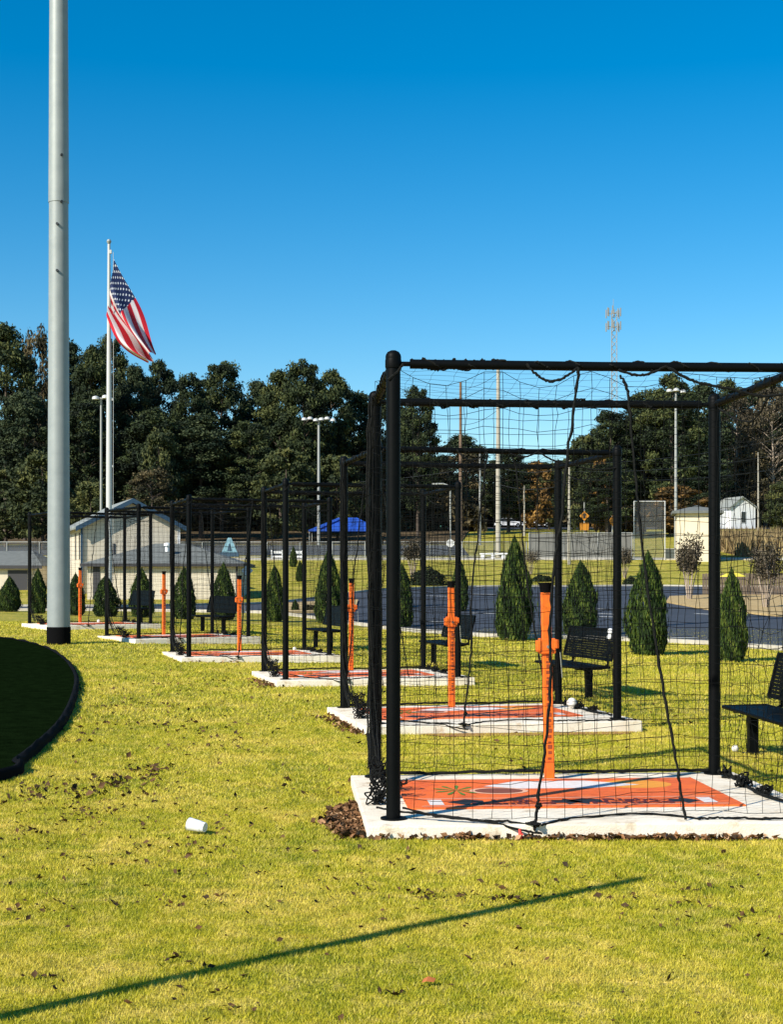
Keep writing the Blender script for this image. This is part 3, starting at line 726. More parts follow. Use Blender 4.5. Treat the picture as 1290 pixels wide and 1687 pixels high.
# ------------------------------------------------------------------ fallen leaves
def litter():
    P = []
    def cl(px, py, sx, sy, n):
        g = G(px, py); P.append(np.stack([g.x+rng.normal(0,sx,n), g.y+rng.normal(0,sy,n)],1))
    for (px, py, sx, sy, n) in [(230,1285,.22,.35,26),(245,1270,.12,.14,22),(110,1325,.35,.4,45),(150,1345,.2,.2,26),(60,1310,.25,.4,30),(40,1370,.25,.3,20),(60,1500,.12,.16,12),(180,1300,.3,.3,24),(350,1230,.3,.5,18),(210,1165,.25,.5,14),(380,1210,.4,.6,16),(200,1420,.35,.35,16),(280,1400,.25,.2,10),(560,1300,.3,.4,8),(280,1495,.2,.1,10),(500,1440,.5,.4,12),(720,1480,.10,.06,12),(830,1485,.12,.06,14),(660,1475,.25,.1,8),(1250,1530,.3,.2,12),(1180,1520,.3,.3,8),(1160,1470,.4,.3,8),(1080,1480,.25,.3,6),(720,1420,.4,.2,8),(650,1640,.04,.03,5),(340,1640,.12,.06,4),(400,1665,.05,.03,4),(60,1620,.05,.04,4),(285,1580,.04,.03,3),(410,1385,.3,.3,10),(220,1195,.6,1.2,60),(330,1120,.9,3,90),(260,1380,.9,.9,60),(500,1500,1.2,1.0,36),(950,1540,1.0,.9,36)]:
        cl(px, py, sx, sy, int(n*1.9))
    x, y = scatter(5, 24, 3.2); P.append(np.stack([x,y],1))
    # drifts against the pads
    def edge(i, ax, ay, bx, by, n, sp):
        t = rng.uniform(0,1,n); a = np.array(local(i,ax,ay)); b = np.array(local(i,bx,by)); q = a+(b-a)*t[:,None]
        return q+rng.normal(0,1,(n,2))*sp
    dense = [edge(0,-.19,-.30,CW+.3,-.30,230,(.03,.022)), edge(0,1.0,-.31,2.2,-.33,170,(.12,.03)), edge(0,.3,-.30,.55,-.31,40,(.05,.02)), edge(1,-.22,-.3,-.3,CD*.8,260,(.07,.1)), edge(0,-.23,CD,CW,CD+.2,60,(.1,.05)), edge(2,-.25,-.3,-.3,CD*.5,200,(.1,.12)), edge(3,-.2,-.3,CW*.3,-.35,40,(.1,.05))]
    # the heap at the left front corner of the nearest pad
    t = rng.uniform(0,1,1500); u = rng.beta(1.1,1.6,1500)
    ly = -.22+1.25*t; lx = -.20-u*(.22*np.sin(np.pi*np.clip(t*.9+.1,0,1))**.6*(1+.2*np.sin(t*17)+.2*np.sin(t*31+1))+.03); ly = ly+rng.normal(0,.05,1500)
    (cx, cy), th = CAGES[0]; th = R(th)
    dense.append(np.stack([cx+lx*math.cos(th)-ly*math.sin(th), cy+lx*math.sin(th)+ly*math.cos(th)],1))
    A = np.concatenate(P); D = np.concatenate(dense); nA = len(A)
    Q = np.concatenate([A, D]); hz = np.concatenate([rng.uniform(.010,.022,nA), rng.uniform(.004,.035,len(D))])
    k = ~in_pad(Q[:,0], Q[:,1], .002) & ~in_poly(Q[:,0], Q[:,1], RIMPOLY); Q = Q[k]; hz = hz[k]; isd = (np.arange(len(k)) >= nA)[k]
    n = len(Q); C = np.stack([Q[:,0], Q[:,1], gzv(Q[:,0],Q[:,1])+hz],1)
    s = np.where(isd, rng.uniform(.025,.055,n), rng.uniform(.10,1,n)**1.5*.030*(1+(Q[:,1]>11)*.9)+.009)
    d = rng.normal(size=(n,3))*.55+np.array([0,0,1.]); d /= np.linalg.norm(d,axis=1,keepdims=True)
    a = rng.normal(size=(n,3)); u = np.cross(d,a); u /= np.linalg.norm(u,axis=1,keepdims=True); w = np.cross(d,u)
    u = u*s[:,None]*.7; w = w*s[:,None]*.42; lift = d*s[:,None]*.28
    V = np.stack([C-u, C-w*.9-lift*.2+u*.1, C+u+lift*.4, C+w+lift, C+lift*-.6],1).reshape(-1,3)   # curled: centre vertex low
    i = np.arange(n)*5; Fc = np.stack([np.stack([i,i+1,i+4],1),np.stack([i+1,i+2,i+4],1),np.stack([i+2,i+3,i+4],1),np.stack([i+3,i,i+4],1)],1).reshape(-1,3)
    t = np.where(isd, rng.uniform(0,1,n), rng.uniform(0,.55,n)**1.3)
    o = np_mesh('fallen_leaves', V, Fc, 'deadleaf', np.repeat(t,5))
    tag(o, 'dry brown fallen leaves scattered on the lawn and heaped against the pads', 'leaves', kind='stuff')
litter()
g = G(706,1630)
mb = MB(); mb.add([(-.028,-.01,0),(-.01,-.022,.009),(.022,-.015,.004),(.03,.004,.014),(.007,.024,.016),(-.02,.018,.009),(0,0,.024)], [(0,1,6),(1,2,6),(2,3,6),(3,4,6),(4,5,6),(5,0,6)])
tag(mb.build('rust_leaf', 'rustleaf', loc=(g.x, g.y, g.z+.022)), 'single curled rust-orange leaf on the foreground grass', 'leaf')

# ------------------------------------------------------------------ poles
def taper_pole(name, d, px, py_base, py_top, r0, r1, m, zb=None):
    pass
# big floodlight pole
x = X(96,32.6); p = on(x, 32.6)
root = empty('floodlight_pole', p, 0, 'thick pale grey steel floodlight pole with a black base at the left', 'light pole')
def rr(z): return .252-.0042*z
mb = MB(); mb.lathe([(.262,0),(.262,.42),(.25,.43)], (0,0,-.05), 40); mb.build('base_sleeve', 'rubber', root, smooth=True)
mb = MB(); mb.lathe([(rr(.3),.36),(rr(9.8),9.8)], (0,0,0), 40); mb.build('lower_shaft', 'galv', root, smooth=True)
mb = MB(); mb.lathe([(rr(9.75)+.012,9.72),(rr(9.75)+.012,9.74),(rr(22),22)], (0,0,0), 40); mb.build('upper_shaft', 'galv', root, smooth=True)
for (px, py) in ((100,255),(100,332),(94,369),(94,446)):
    z = Z(py,32.4)-p.z; a = math.asin(max(-.8,min(.8,(X(px,32.4)-x)/rr(z)))); mb = MB(); q = Vector((math.sin(a)*rr(z), -math.cos(a)*rr(z), z)); n = Vector((math.sin(a), -math.cos(a), 0))
    mb.tube([q-n*.02, q+n*.05], .03, 8); mb.build('step_stud', 'galv_mark', root, smooth=True)
mb = MB(); mb.box(-2.2,2.2,-.08,.08,21.6,21.75); mb.build('crossarm', 'galv', root)
for k in range(4):
    mb = MB(); mb.lathe([(.05,0),(.28,-.1),(.30,-.35),(.27,-.36)], (-1.8+1.2*k,-.25,22.2), 14); mb.build('floodlight', 'pole_grey', root, smooth=True)
# flagpole + flag
FD = 54.0; fx = X(179,FD); p = on(fx, FD)
root = empty('flagpole', p, 0, 'tall white flagpole with a ball finial left of the roofs', 'flagpole')
ht = Z(402,FD)-p.z
mb = MB(); mb.lathe([(.105,0),(.105,5),(.085,9),(.05,ht)], (0,0,0), 20); mb.build('shaft', 'pole_white', root, smooth=True)
mb = MB(); mb.lathe([(.002,0),(.06,.02),(.09,.09),(.06,.16),(.002,.18)], (0,0,ht), 14); mb.build('finial', 'galv', root, smooth=True)
mb = MB(); mb.box(-.01,.10,-.05,.05,ht-.35,ht-.22); mb.build('truck', 'pole_white', root, bevel=.01)
mb = MB(); mb.tube([(.16,-.03,ht-.3),(.17,-.03,ht-3),(.15,-.03,1.2)], .008, 5); mb.build('halyard', 'pole_white', root)
for zz in (Z(660,FD)-p.z, Z(770,FD)-p.z):
    mb = MB(); mb.box(.08,.17,-.03,.03,zz,zz+.08); mb.build('cleat', 'pole_grey', root, bevel=.01)
def flag_material():
    m = bpy.data.materials.new('striped_flag_cloth'); m.use_nodes = True; nt = m.node_tree; b = nt.nodes['Principled BSDF']; b.inputs['Roughness'].default_value = .8
    uv = nt.nodes.new('ShaderNodeUVMap'); sp = nt.nodes.new('ShaderNodeSeparateXYZ'); nt.links.new(uv.outputs[0], sp.inputs[0])
    def mth(op, a, b2=None, c=None):
        n = nt.nodes.new('ShaderNodeMath'); n.operation = op
        for i, v in enumerate((a, b2, c)):
            if v is None: continue
            if isinstance(v, (int, float)): n.inputs[i].default_value = v
            else: nt.links.new(v, n.inputs[i])
        return n.outputs[0]
    U, V = sp.outputs[0], sp.outputs[1]      # V: 0 top .. 1 bottom
    stripe = mth('MODULO', mth('FLOOR', mth('MULTIPLY', V, 13)), 2)
    cant = mth('MULTIPLY', mth('LESS_THAN', U, .4), mth('LESS_THAN', V, 7/13))
    def stars(off, nx, ny):
        a = mth('SUBTRACT', mth('FRACT', mth('ADD', mth('MULTIPLY', U, 6/.4), off)), .5); c = mth('SUBTRACT', mth('FRACT', mth('ADD', mth('MULTIPLY', V, 5*13/7), off)), .5)
        dd = mth('ADD', mth('MULTIPLY', a, a), mth('MULTIPLY', c, c)); return mth('LESS_THAN', dd, .022)
    st = mth('MAXIMUM', stars(0,6,5), stars(.5,6,5))
    def mix(f, a, c):
        x = nt.nodes.new('ShaderNodeMix'); x.data_type = 'RGBA'; nt.links.new(f, x.inputs[0])
        for i, v in ((6,a),(7,c)):
            if isinstance(v, tuple): x.inputs[i].default_value = (*v,1)
            else: nt.links.new(v, x.inputs[i])
        return x.outputs[2]
    c = mix(cant, mix(stripe, (.50,.002,.018), (.72,.66,.67)), mix(st, (.006,.018,.085), (.75,.78,.82)))
    nt.links.new(c, b.inputs['Base Color'])
    t = nt.nodes.new('ShaderNodeBsdfTranslucent'); nt.links.new(c, t.inputs['Color']); mx = nt.nodes.new('ShaderNodeMixShader'); mx.inputs[0].default_value = .12
    o = nt.nodes['Material Output']; nt.links.new(b.outputs[0], mx.inputs[1]); nt.links.new(t.outputs[0], mx.inputs[2]); nt.links.new(mx.outputs[0], o.inputs[0])
    return m
M['flag'] = flag_material()
def pt(px, py, dd=0): return Vector((X(px,FD), FD+dd, Z(py,FD)))
nu, nv = 60, 40; V = []; UV = []
for j in range(nv+1):
    for i in range(nu+1):
        u = i/nu; v = j/nv
        Hh = pt(188,428).lerp(pt(176,521), v); Fl = pt(256,580).lerp(pt(243,598), v**.7)
        q = Hh.lerp(Fl, u)
        sag = math.sin(math.pi*u)
        q += Vector((.16*sag*math.sin(v*9+u*3)*(.4+u), .50*(.15+u)*math.sin(v*11+u*2.0)+.22*u*math.sin(v*23+u*6), -.10*sag*v+.14*u*(1-u)*math.sin(v*13)))
        q.x += -.55*v*u*(1-u)*1.2+.05*math.sin(v*17+u*5)*u; q.z -= .25*v*u*(1-u)
        V.append(q-Vector(p)+Vector((0,-.1,0))); UV.append((u, v))
me = bpy.data.meshes.new('flag'); Fc = [(j*(nu+1)+i, j*(nu+1)+i+1, (j+1)*(nu+1)+i+1, (j+1)*(nu+1)+i) for j in range(nv) for i in range(nu)]
me.from_pydata([tuple(q) for q in V], [], Fc); uvl = me.uv_layers.new(name='UVMap')
for l in me.loops: uvl.data[l.index].uv = UV[l.vertex_index]
me.materials.append(M['flag']); me.polygons.foreach_set('use_smooth', [True]*len(Fc))
o = bpy.data.objects.new('flag', me); COL.objects.link(o); o.location = p
tag(o, 'red, white and blue striped flag hanging limp from the white flagpole', 'flag')

# field lights and utility poles
def pole(name, px, ptop, pbase, d, r, m, label, cat, group=None, heads=None):
    zb = gz(X(px,d), d); x = X(px,d)
    root = empty(name, (x, d, zb), 0, label, cat, group)
    h = Z(ptop,d)-zb
    mb = MB(); mb.lathe([(r,0),(r*.65,h)], (0,0,0), 12); mb.build('shaft', m, root, smooth=True)
    if heads:
        hw, n = heads
        mb = MB(); mb.box(-hw,hw,-.06,.06,h-.12,h); mb.build('crossarm', 'pole_grey', root)
        for k in range(n):
            xx = -hw+2*hw*k/max(1,n-1) if n > 1 else 0
            mb = MB(); mb.lathe([(.10,.05),(.26,-.02),(.30,-.22),(.27,-.24)], (xx,-.25,h+.05+.10*math.sin(k*2.1)), 10); mb.build('lamp_head', 'pole_white', root, smooth=True)
    return root, h
pole('field_light', 525, 690, 890, 150, .17, 'pole_grey', 'slim field light with a row of five lamps before the pine trees', 'field light', 'field lights', (1.45,6))
pole('field_light', 1114, 643, 870, 140, .16, 'pole_grey', 'field light with two lamps behind the right of the nearest cage', 'field light', 'field lights', (.65,3))
pole('car_park_light', 166, 655, 800, 120, .12, 'pole_grey', 'grey pole with a small box lamp just left of the white flagpole', 'lamp post', 'car park lights', (.4,2))
pole('utility_pole', 821, 605, 893, 132, .24, 'pole_pale', 'tallest and thickest pale utility pole seen between the cage rails', 'utility pole')
pole('utility_pole', 759, 630, 860, 150, .20, 'wood', 'tall brown wooden utility pole left of the pale one', 'utility pole')
pole('utility_pole', 791, 745, 885, 150, .13, 'pole_grey', 'short thin grey pole between the two tall utility poles', 'utility pole')
pole('utility_pole', 864, 800, 872, 170, .14, 'pole_pale', 'shortest pale pole standing before the dark trees right of the thickest pole', 'utility pole')
pole('utility_pole', 938, 758, 917, 122, .14, 'pole_pale', 'pale pole rising behind the front corner of the second cage', 'utility pole')
pole('utility_pole', 1250, 745, 836, 200, .13, 'pole_pale', 'thin pale pole beside the white house at the right', 'utility pole')
# curved street lamp with round sign
d = 128; x = X(742,d); zb = gz(x,d); root = empty('street_lamp', (x,d,zb), 0, 'slim street lamp with a curved arm and a round white disc low on it', 'street lamp'); h = Z(798,d)-zb
mb = MB(); mb.tube([(0,0,0),(0,0,h-.5),(-.15,0,h-.1),(-.6,0,h+.05),(-1.2,0,h+.05)], .07, 8); mb.build('shaft', 'pole_grey', root, smooth=True)
mb = MB(); mb.box(-1.6,-1.1,-.12,.12,h-.02,h+.1); mb.build('lamp_head', 'pole_grey', root, bevel=.03)
mb = MB(); mb.tube([(0,-.09,Z(895,d)-zb),(0,-.13,Z(895,d)-zb)], .34, 20); mb.build('disc', 'white', root)
# overhead wires
mb = MB()
def wire(a, b, sag):
    pts = [Vector(a).lerp(Vector(b), t/14)-Vector((0,0,sag*4*(t/14)*(1-t/14))) for t in range(15)]; mb.tube(pts, .022, 4)
P1 = (X(821,132),132,Z(612,132)); 
for k, pz in enumerate((690,720,748)):
    wire((X(938,122),122,Z(765+k*12,122)), (X(1400,150),150,Z(pz,150)), 1.0)
for k, pz in enumerate((640,680)): wire((X(821,132),131.7,Z(615+k*60,132)), (X(759,150),149.7,Z(640+k*60,150)), .4)
for k in range(2): wire((X(821,132),131.7,Z(770+k*28,132)), (X(938,122),121.7,Z(768+k*28,122)), .5)
wire((X(759,150),149.7,Z(775,150)), (X(300,170),170,Z(790,170)), 1.0)
tag(mb.build('overhead_wires', 'galv_mark'), 'thin dark overhead wires strung between the utility poles', 'wires')

# lattice mast
d = 330; x = X(1011,d); zb = gz(x,d); zt = Z(512,d)-zb; root = empty('lattice_mast', (x,d,zb), R(20), 'distant lattice radio mast with antennas above the trees', 'radio mast')
mb = MB(); w = .95; legs = [(w*math.cos(a), w*math.sin(a)) for a in (R(90),R(210),R(330))]
for (a, b) in legs: mb.tube([(a,b,0),(a*.8,b*.8,zt)], .09, 5)
n = int(zt/1.6)
for k in range(n):
    z0 = k*zt/n; z1 = (k+1)*zt/n
    for i in range(3):
        a = legs[i]; b = legs[(i+1)%3]; s0 = 1-.2*z0/zt; s1 = 1-.2*z1/zt
        mb.tube([(a[0]*s0,a[1]*s0,z0),(b[0]*s1,b[1]*s1,z1)], .045, 4); mb.tube([(b[0]*s0,b[1]*s0,z0),(a[0]*s1,a[1]*s1,z1)], .045, 4)
mb.build('lattice', 'pole_grey', root)
for zz in (zt-.6, zt-3.6):
    mb = MB(); mb.tube([(-1.6,0,zz),(1.6,0,zz)], .07, 5); mb.tube([(0,-1.6,zz),(0,1.6,zz)], .07, 5); mb.build('antenna_mount', 'pole_grey', root)
    for k in range(8):
        a = k*math.pi/4+.2; rad = 1.6; q = (rad*math.cos(a), rad*math.sin(a)); mb = MB(); mb.box(q[0]-.12,q[0]+.12,q[1]-.08,q[1]+.08,zz-1.0+.3*(k%3),zz+.9+.3*(k%3)); mb.build('antenna', 'pole_grey', root, bevel=.02)
mb = MB(); mb.tube([(0,0,zt),(0,0,zt+2.6)], .05, 5); mb.build('whip_aerial', 'pole_grey', root)

# ------------------------------------------------------------------ buildings
def window(parent, x0, x1, y, z0, z1, m='glass', fr='white_wall'):
    mb = MB(); mb.box(x0-.06,x1+.06,y-.05,y,z0-.06,z1+.06); w = mb.build('window', fr, parent)
    mb = MB(); mb.box(x0,x1,y-.056,y-.052,z0,z1); mb.build('pane', m, w)
# two storey cream building at the left (gable towards us)
d = 94; rz = R(19)
xl, xr = X(135,d), X(289,d); Wd = (xr-xl)/math.cos(rz); zb = gz(xl, d); ev = Z(866,d)-zb; pk = Z(824,d)-zb
root = empty('gabled_building', (xl, d, zb), rz, 'two storey cream building with grey gable roof and blue trim behind the big pole', 'building')
mb = MB(); D = 9.0
mb.extr([(0,-.3),(Wd,-.3),(Wd,ev),(Wd/2,pk-.15),(0,ev)], 0, D); mb.build('wall', 'cream', root)
def slab_roof(a, b, th, y0, y1):    # a,b in xz
    mb = MB(); mb.extr([a, b, (b[0],b[1]+th), (a[0],a[1]+th)], y0, y1); return mb
k = (pk-ev)/(Wd/2); ov = .45
slab_roof((-ov, ev-k*ov), (Wd/2, pk), .16, -.45, D+.4).build('roof', 'shingle_light', root)
slab_roof((Wd/2+.002, pk), (Wd+ov, ev-k*ov), .16, -.45, D+.4).build('roof', 'shingle_light', root)
slab_roof((-ov-.02, ev-k*ov-.14), (Wd/2, pk-.14), .30, -.50, -.452).build('fascia', 'blue_trim', root)
slab_roof((Wd/2+.002, pk-.14), (Wd+ov+.02, ev-k*ov-.14), .30, -.50, -.452).build('fascia', 'blue_trim', root)
mb = MB(); mb.box(-.12,.0,-.14,-.02,-.2,ev); mb.build('downpipe', 'blue_trim', root)
mb = MB(); mb.box(Wd-.2,Wd-.02,-.06,-.01,0,ev); mb.build('corner_board', 'white_wall', root)
mb = MB(); mb.box(-.03,-.003,1.1,1.5,2.2,ev-.4); mb.build('slit_window', 'glass', root)
mb = MB(); mb.box(-.03,-.003,3.1,3.5,2.2,ev-.4); mb.build('slit_window', 'glass', root)
mb = MB(); mb.box(Wd*.30,Wd*.33,-.03,-.004,.6,3.2); mb.build('slit_window', 'dark_trim', root)
# hip roofed annex
d = 88; xl, xr = X(143,d), X(392,d); zb = gz(xl,d); ev = Z(929,d)-zb; rg = Z(893,d)-zb; Wd = xr-xl; D = 7.0
root = empty('hip_roofed_annex', (xl,d,zb), 0, 'single storey cream annex with a grey hip roof in front of the gabled building', 'building')
mb = MB(); mb.box(0,Wd,0,D,-.3,ev); mb.build('wall', 'cream', root)
o_ = .35; a=(-o_,-o_,ev); b=(Wd+o_,-o_,ev); c=(Wd+o_,D+o_,ev); e=(-o_,D+o_,ev); r1=(D/2,D/2,rg); r2=(Wd-D/2,D/2,rg)
mb = MB(); mb.add([a,b,c,e,r1,r2], [(0,1,5,4),(1,2,5),(2,3,4,5),(3,0,4),(3,2,1,0)]); rf = mb.build('roof', 'shingle', root)
mb = MB(); mb.lathe([(.12,0),(.12,.35),(.22,.36),(.2,.5),(.02,.55)], (Wd*.51,1.2,ev+.75), 10); mb.build('vent', 'white', rf, smooth=True)
mb = MB(); mb.box(-o_,Wd+o_,-o_-.03,-o_,ev-.16,ev+.02); mb.box(Wd+o_,Wd+o_+.03,-o_,D,ev-.16,ev+.02); mb.build('gutter', 'dark_trim', root)
mb = MB(); mb.box(.35,.75,-.05,-.004,0,2.0); mb.build('door', 'dark_trim', root)
mb = MB(); mb.box(Wd-.12,Wd-.02,-.10,-.01,0,ev-.02); mb.build('downpipe', 'dark_trim', root)
# low house far left
d = 98; xl, xr = X(-90,d), X(62,d); zb = gz(xl,d); ev = Z(932,d)-zb; rg = Z(906,d)-zb; Wd = xr-xl; D = 7
root = empty('low_shelter', (xl,d,zb), 0, 'low cream building with a grey roof and dark opening at the far left', 'building')
mb = MB(); mb.box(0,Wd,0,D,-.3,ev); mb.build('wall', 'cream', root)
a=(-o_,-o_,ev); b=(Wd+o_,-o_,ev); c=(Wd+o_,D+o_,ev); e=(-o_,D+o_,ev); r1=(1.5,D/2,rg); r2=(Wd-1.2,D/2,rg)
mb = MB(); mb.add([a,b,c,e,r1,r2], [(0,1,5,4),(1,2,5),(2,3,4,5),(3,0,4),(3,2,1,0)]); mb.build('roof', 'shingle', root)
mb = MB(); mb.box(-o_,Wd+o_,-o_-.03,-o_,ev-.2,ev+.02); mb.build('gutter', 'dark_trim', root)
mb = MB(); mb.box(Wd-2.0,Wd-.7,-.05,-.004,0,ev-.3); mb.build('opening', 'dark_trim', root)
mb = MB(); mb.box(Wd-.62,Wd-.45,-.12,-.004,0,ev-.02); mb.build('post', 'white_wall', root)
# concession block at the right
d = 126; xl, xr = X(1116,d), X(1184,d); zb = gz(xl,d); ht = Z(846,d)-zb; Wd = xr-xl; D = 5
root = empty('concession_stand', (xl,d,zb), R(-9), 'square pale cream block building with a flat grey roof behind a bare shrub', 'building')
mb = MB(); mb.box(0,Wd,0,D,-.5,ht); mb.build('wall', 'cream_light', root)
mb = MB(); mb.box(-.4,Wd+.4,-.4,D+.4,ht,ht+.22); mb.add([(-.3,-.3,ht+.22),(Wd+.3,-.3,ht+.22),(Wd+.3,D+.3,ht+.22),(-.3,D+.3,ht+.22),(Wd/2,D/2,ht+.8)], [(0,1,4),(1,2,4),(2,3,4),(3,0,4)]); mb.build('roof', 'shingle', root)
mb = MB(); mb.box(Wd+.004,Wd+.03,.8,2.0,0,2.1); mb.build('door', 'green_wall', root)
# white house
d = 215; xl, xr = X(1205,d), X(1250,d); zb = gz(xl,d)-.2; ev = Z(836,d)-zb; pk = Z(819,d)-zb; Wd = (xr-xl)
root = empty('white_house', (xl,d,zb), R(16), 'white sided house with a dark window among trees at the right', 'house')
mb = MB(); mb.extr([(0,-.5),(Wd,-.5),(Wd,ev),(Wd*.45,pk),(0,ev+.1)], 0, 10); mb.build('wall', 'white_wall', root)
slab_roof((-.4,ev-.15),(Wd*.45,pk),.15,-.3,10.3).build('roof', 'shingle_light', root); slab_roof((Wd*.45+.002,pk),(Wd+.4,ev-.2),.15,-.3,10.3).build('roof', 'shingle_light', root)
window(root, Wd*.42, Wd*.60, 0, 1.2, 2.8)
mb = MB(); mb.box(-2.6,-.02,1,8,-.5,ev-.6); mb.build('lean_to', 'white_wall', root)
# brick and white shop
d = 240; xl, xr = X(716,d), X(762,d); zb = gz(xl,d)-.1; Wd = xr-xl; t1 = Z(828,d)-zb; pk = Z(812,d)-zb
root = empty('roadside_shop', (xl,d,zb), 0, 'small far shop with white gable, green front and brick pier', 'building')
mb = MB(); mb.box(0,Wd*.70,0,6,-.5,t1-.9); mb.build('wall', 'green_wall', root)
mb = MB(); mb.extr([(-.1,t1-.9),(Wd*.72,t1-.9),(Wd*.72,t1+.1),(Wd*.36,pk),(-.1,t1+.1)], -.3, 6); mb.build('gable', 'white_wall', root)
mb = MB(); mb.box(Wd*.73,Wd*.9,-.4,.8,-.5,pk+1.6); mb.build('brick_pier', 'brick', root)
mb = MB(); mb.box(Wd*.73,Wd*1.05,.81,5,-.5,t1-1.8); mb.build('brick_wall', 'brick', root)
mb = MB(); mb.box(-.3,-.05,-.5,-.2,-.5,t1); mb.build('post', 'white_wall', root)
window(root, Wd*.15, Wd*.45, 0, .8, 2.0)
# blue canopy
d = 150; xl, xr = X(508,d), X(628,d); zb = gz(X(555,d),d); ev = Z(873,d)-zb; pk = Z(851,d)-zb
root = empty('blue_canopy', (xl,d,zb), 0, 'bright blue hipped canopy tent beyond the fence', 'canopy')
Wd = xr-xl; D = 5; th = .02
mb = MB(); mb.add([(0,0,ev),(Wd,0,ev),(Wd,D,ev),(0,D,ev),(Wd*.40,D*.5,pk),(Wd*.66,D*.5,pk),(0,0,ev-.14),(Wd,0,ev-.14),(Wd,D,ev-.14),(0,D,ev-.14)], [(0,1,5,4),(1,2,5),(2,3,4,5),(3,0,4),(0,6,7,1),(1,7,8,2),(2,8,9,3),(3,9,6,0)]); mb.build('roof', 'blue', root)
for (a, b) in ((.1,.1),(Wd-.1,.1),(.1,D-.1),(Wd-.1,D-.1)):
    mb = MB(); mb.tube([(a,b,-.3),(a,b,ev-.01)], .05, 6); mb.build('leg', 'pole_grey', root)

# ------------------------------------------------------------------ fences
def fence(name, px0, px1, y, hh, m, label, step=3.0, cat='fence', rail='pole_grey', thick=.03, ztop=None):
    x0, x1 = X(px0,y), X(px1,y); root = empty(name, (x0,y,gz(x0,y)), 0, label, cat)
    n = max(1, round((x1-x0)/step)); z0 = gz(x0,y); 
    mb = MB(); 
    mb.box(0, x1-x0, -thick, thick, .02, hh-.06); mb.build('panel', m, root)
    mb = MB(); mb.tube([(0,-.05,hh),(x1-x0,-.05,hh)], .045, 6); mb.build('rail', rail, root, smooth=True)
    mb = MB(); mb.tube([(0,-.05,.06),(x1-x0,-.05,.06)], .03, 6); mb.build('rail', rail, root, smooth=True)
    for k in range(n+1):
        mb = MB(); xx = (x1-x0)*k/n; mb.tube([(xx,-.06,-.3),(xx,-.06,hh+.03)], .045, 6); mb.build('post', rail, root, smooth=True)
    return root
fence('court_fence', -150, 655, 132, Z(893,132)-gz(-10,132), 'chain', 'long low chain link fence before the dark court, left half of the view')
fence('court_fence', 655, 868, 132.2, Z(893,132)-gz(3,132), 'chain', 'low chain link fence behind the nearest orange tee and tall pale pole')
fence('court_screen', 872, 1042, 131, Z(878,131)-gz(15,131), 'screen_light', 'pale grey screened fence between the second cage and the backstop')
fence('backstop', 1045, 1096, 128, Z(826,128)-gz(22,128), 'chain', 'tall wire backstop with white posts left of the cream block building', step=2.6, cat='backstop', rail='pole_white')
fence('backstop_screen', 1096, 1112, 128.5, Z(905,128)-gz(22,128), 'screen_dark', 'short dark green screen panel beside the tall backstop', step=2.6, cat='screen')
# wooden fence right
g0 = G(1150,984)
x0, x1 = X(1158,78), X(1420,78); root = empty('board_fence', (x0,78,gz(x0,78)), R(-4), 'brown vertical board fence behind the bare shrubs at the right', 'fence')
n = 60; mb = MB(); rd = random.Random(3)
for k in range(n):
    xx = (x1-x0)*k/n; mb.box(xx,xx+(x1-x0)/n*.86,0,.03,.0,1.2+rd.uniform(-.03,.03))
mb.build('boards', 'fence_wood', root)
mb = MB(); mb.box(0,x1-x0,.035,.09,.3,.4); mb.build('rail', 'fence_wood', root)
mb = MB(); mb.box(0,x1-x0,.035,.09,.9,1.0); mb.build('rail', 'fence_wood', root)
# low white wall and little benches by the far fence
d = 129.5; x0 = X(790,d); root = empty('low_white_wall', (x0,d-.8,gz(x0,d-.8)), 0, 'low white concrete bench wall in front of the court fence', 'wall')
L = X(850,d)-x0; mb = MB(); mb.box(0,L,0,.4,.45,.58); mb.build('top', 'white_wall', root, bevel=.01)
for k in range(4):
    mb = MB(); mb.box(.1+k*(L-.5)/3,.4+k*(L-.5)/3,.05,.35,0,.448); mb.build('leg', 'white_wall', root)
for (px, lab) in ((447,'small white barrier by the court fence, left of the thin dark shrubs'),(480,'small white barrier by the court fence, behind the thin dark shrubs')):
    x0 = X(px,129.0); root = empty('white_barrier', (x0,128.6,gz(x0,128.6)), 0, lab, 'barrier', 'white barriers by the court')
    mb = MB(); mb.box(0,1.0,0,.06,.55,.75); mb.box(0,1.0,0,.06,.2,.35); mb.build('boards', 'white_wall', root)
    for a in (0,.92):
        mb = MB(); mb.box(a,a+.08,-.07,-.005,0,.85); mb.build('leg', 'white_wall', root)
# blue triangular sign
d = 118; x = X(378,d); zb = gz(x,d); z0 = Z(910,d)-zb; z1 = Z(886,d)-zb
root = empty('triangular_sign', (x,d,zb), 0, 'pale blue triangular sign above the annex roof', 'sign')
mb = MB(); mb.tube([(0,0,-.2),(0,0,z0)], .05, 6); mb.build('post', 'pole_grey', root)
mb = MB(); mb.extr([(-.62,z0),(.62,z0),(.14,z1),(-.14,z1)], -.12, .0); mb.build('panel', 'pale_blue', root)
mb = MB(); mb.extr([(-.2,z0+.1),(.2,z0+.1),(.05,z0+.7),(-.05,z0+.7)], -.135, -.124); mb.build('emblem', 'navy', root)
mb = MB(); mb.box(-.75,.75,-.15,.1,z0-.35,z0-.006); mb.build('base', 'navy', root)
d = 84; x = X(407,d); zb = gz(x,d); root = empty('diamond_sign', (x,d,zb), 0, 'dark blue diamond sign at the corner of the annex', 'sign')
mb = MB(); mb.tube([(0,0,-.2),(0,0,Z(950,d)-zb)], .035, 6); mb.build('post', 'galv_mark', root)
s = .34; c = Z(940,d)-zb; mb = MB(); mb.extr([(0,c-s),(s,c),(0,c+s),(-s,c)], -.06, -.036); mb.build('panel', 'navy', root)
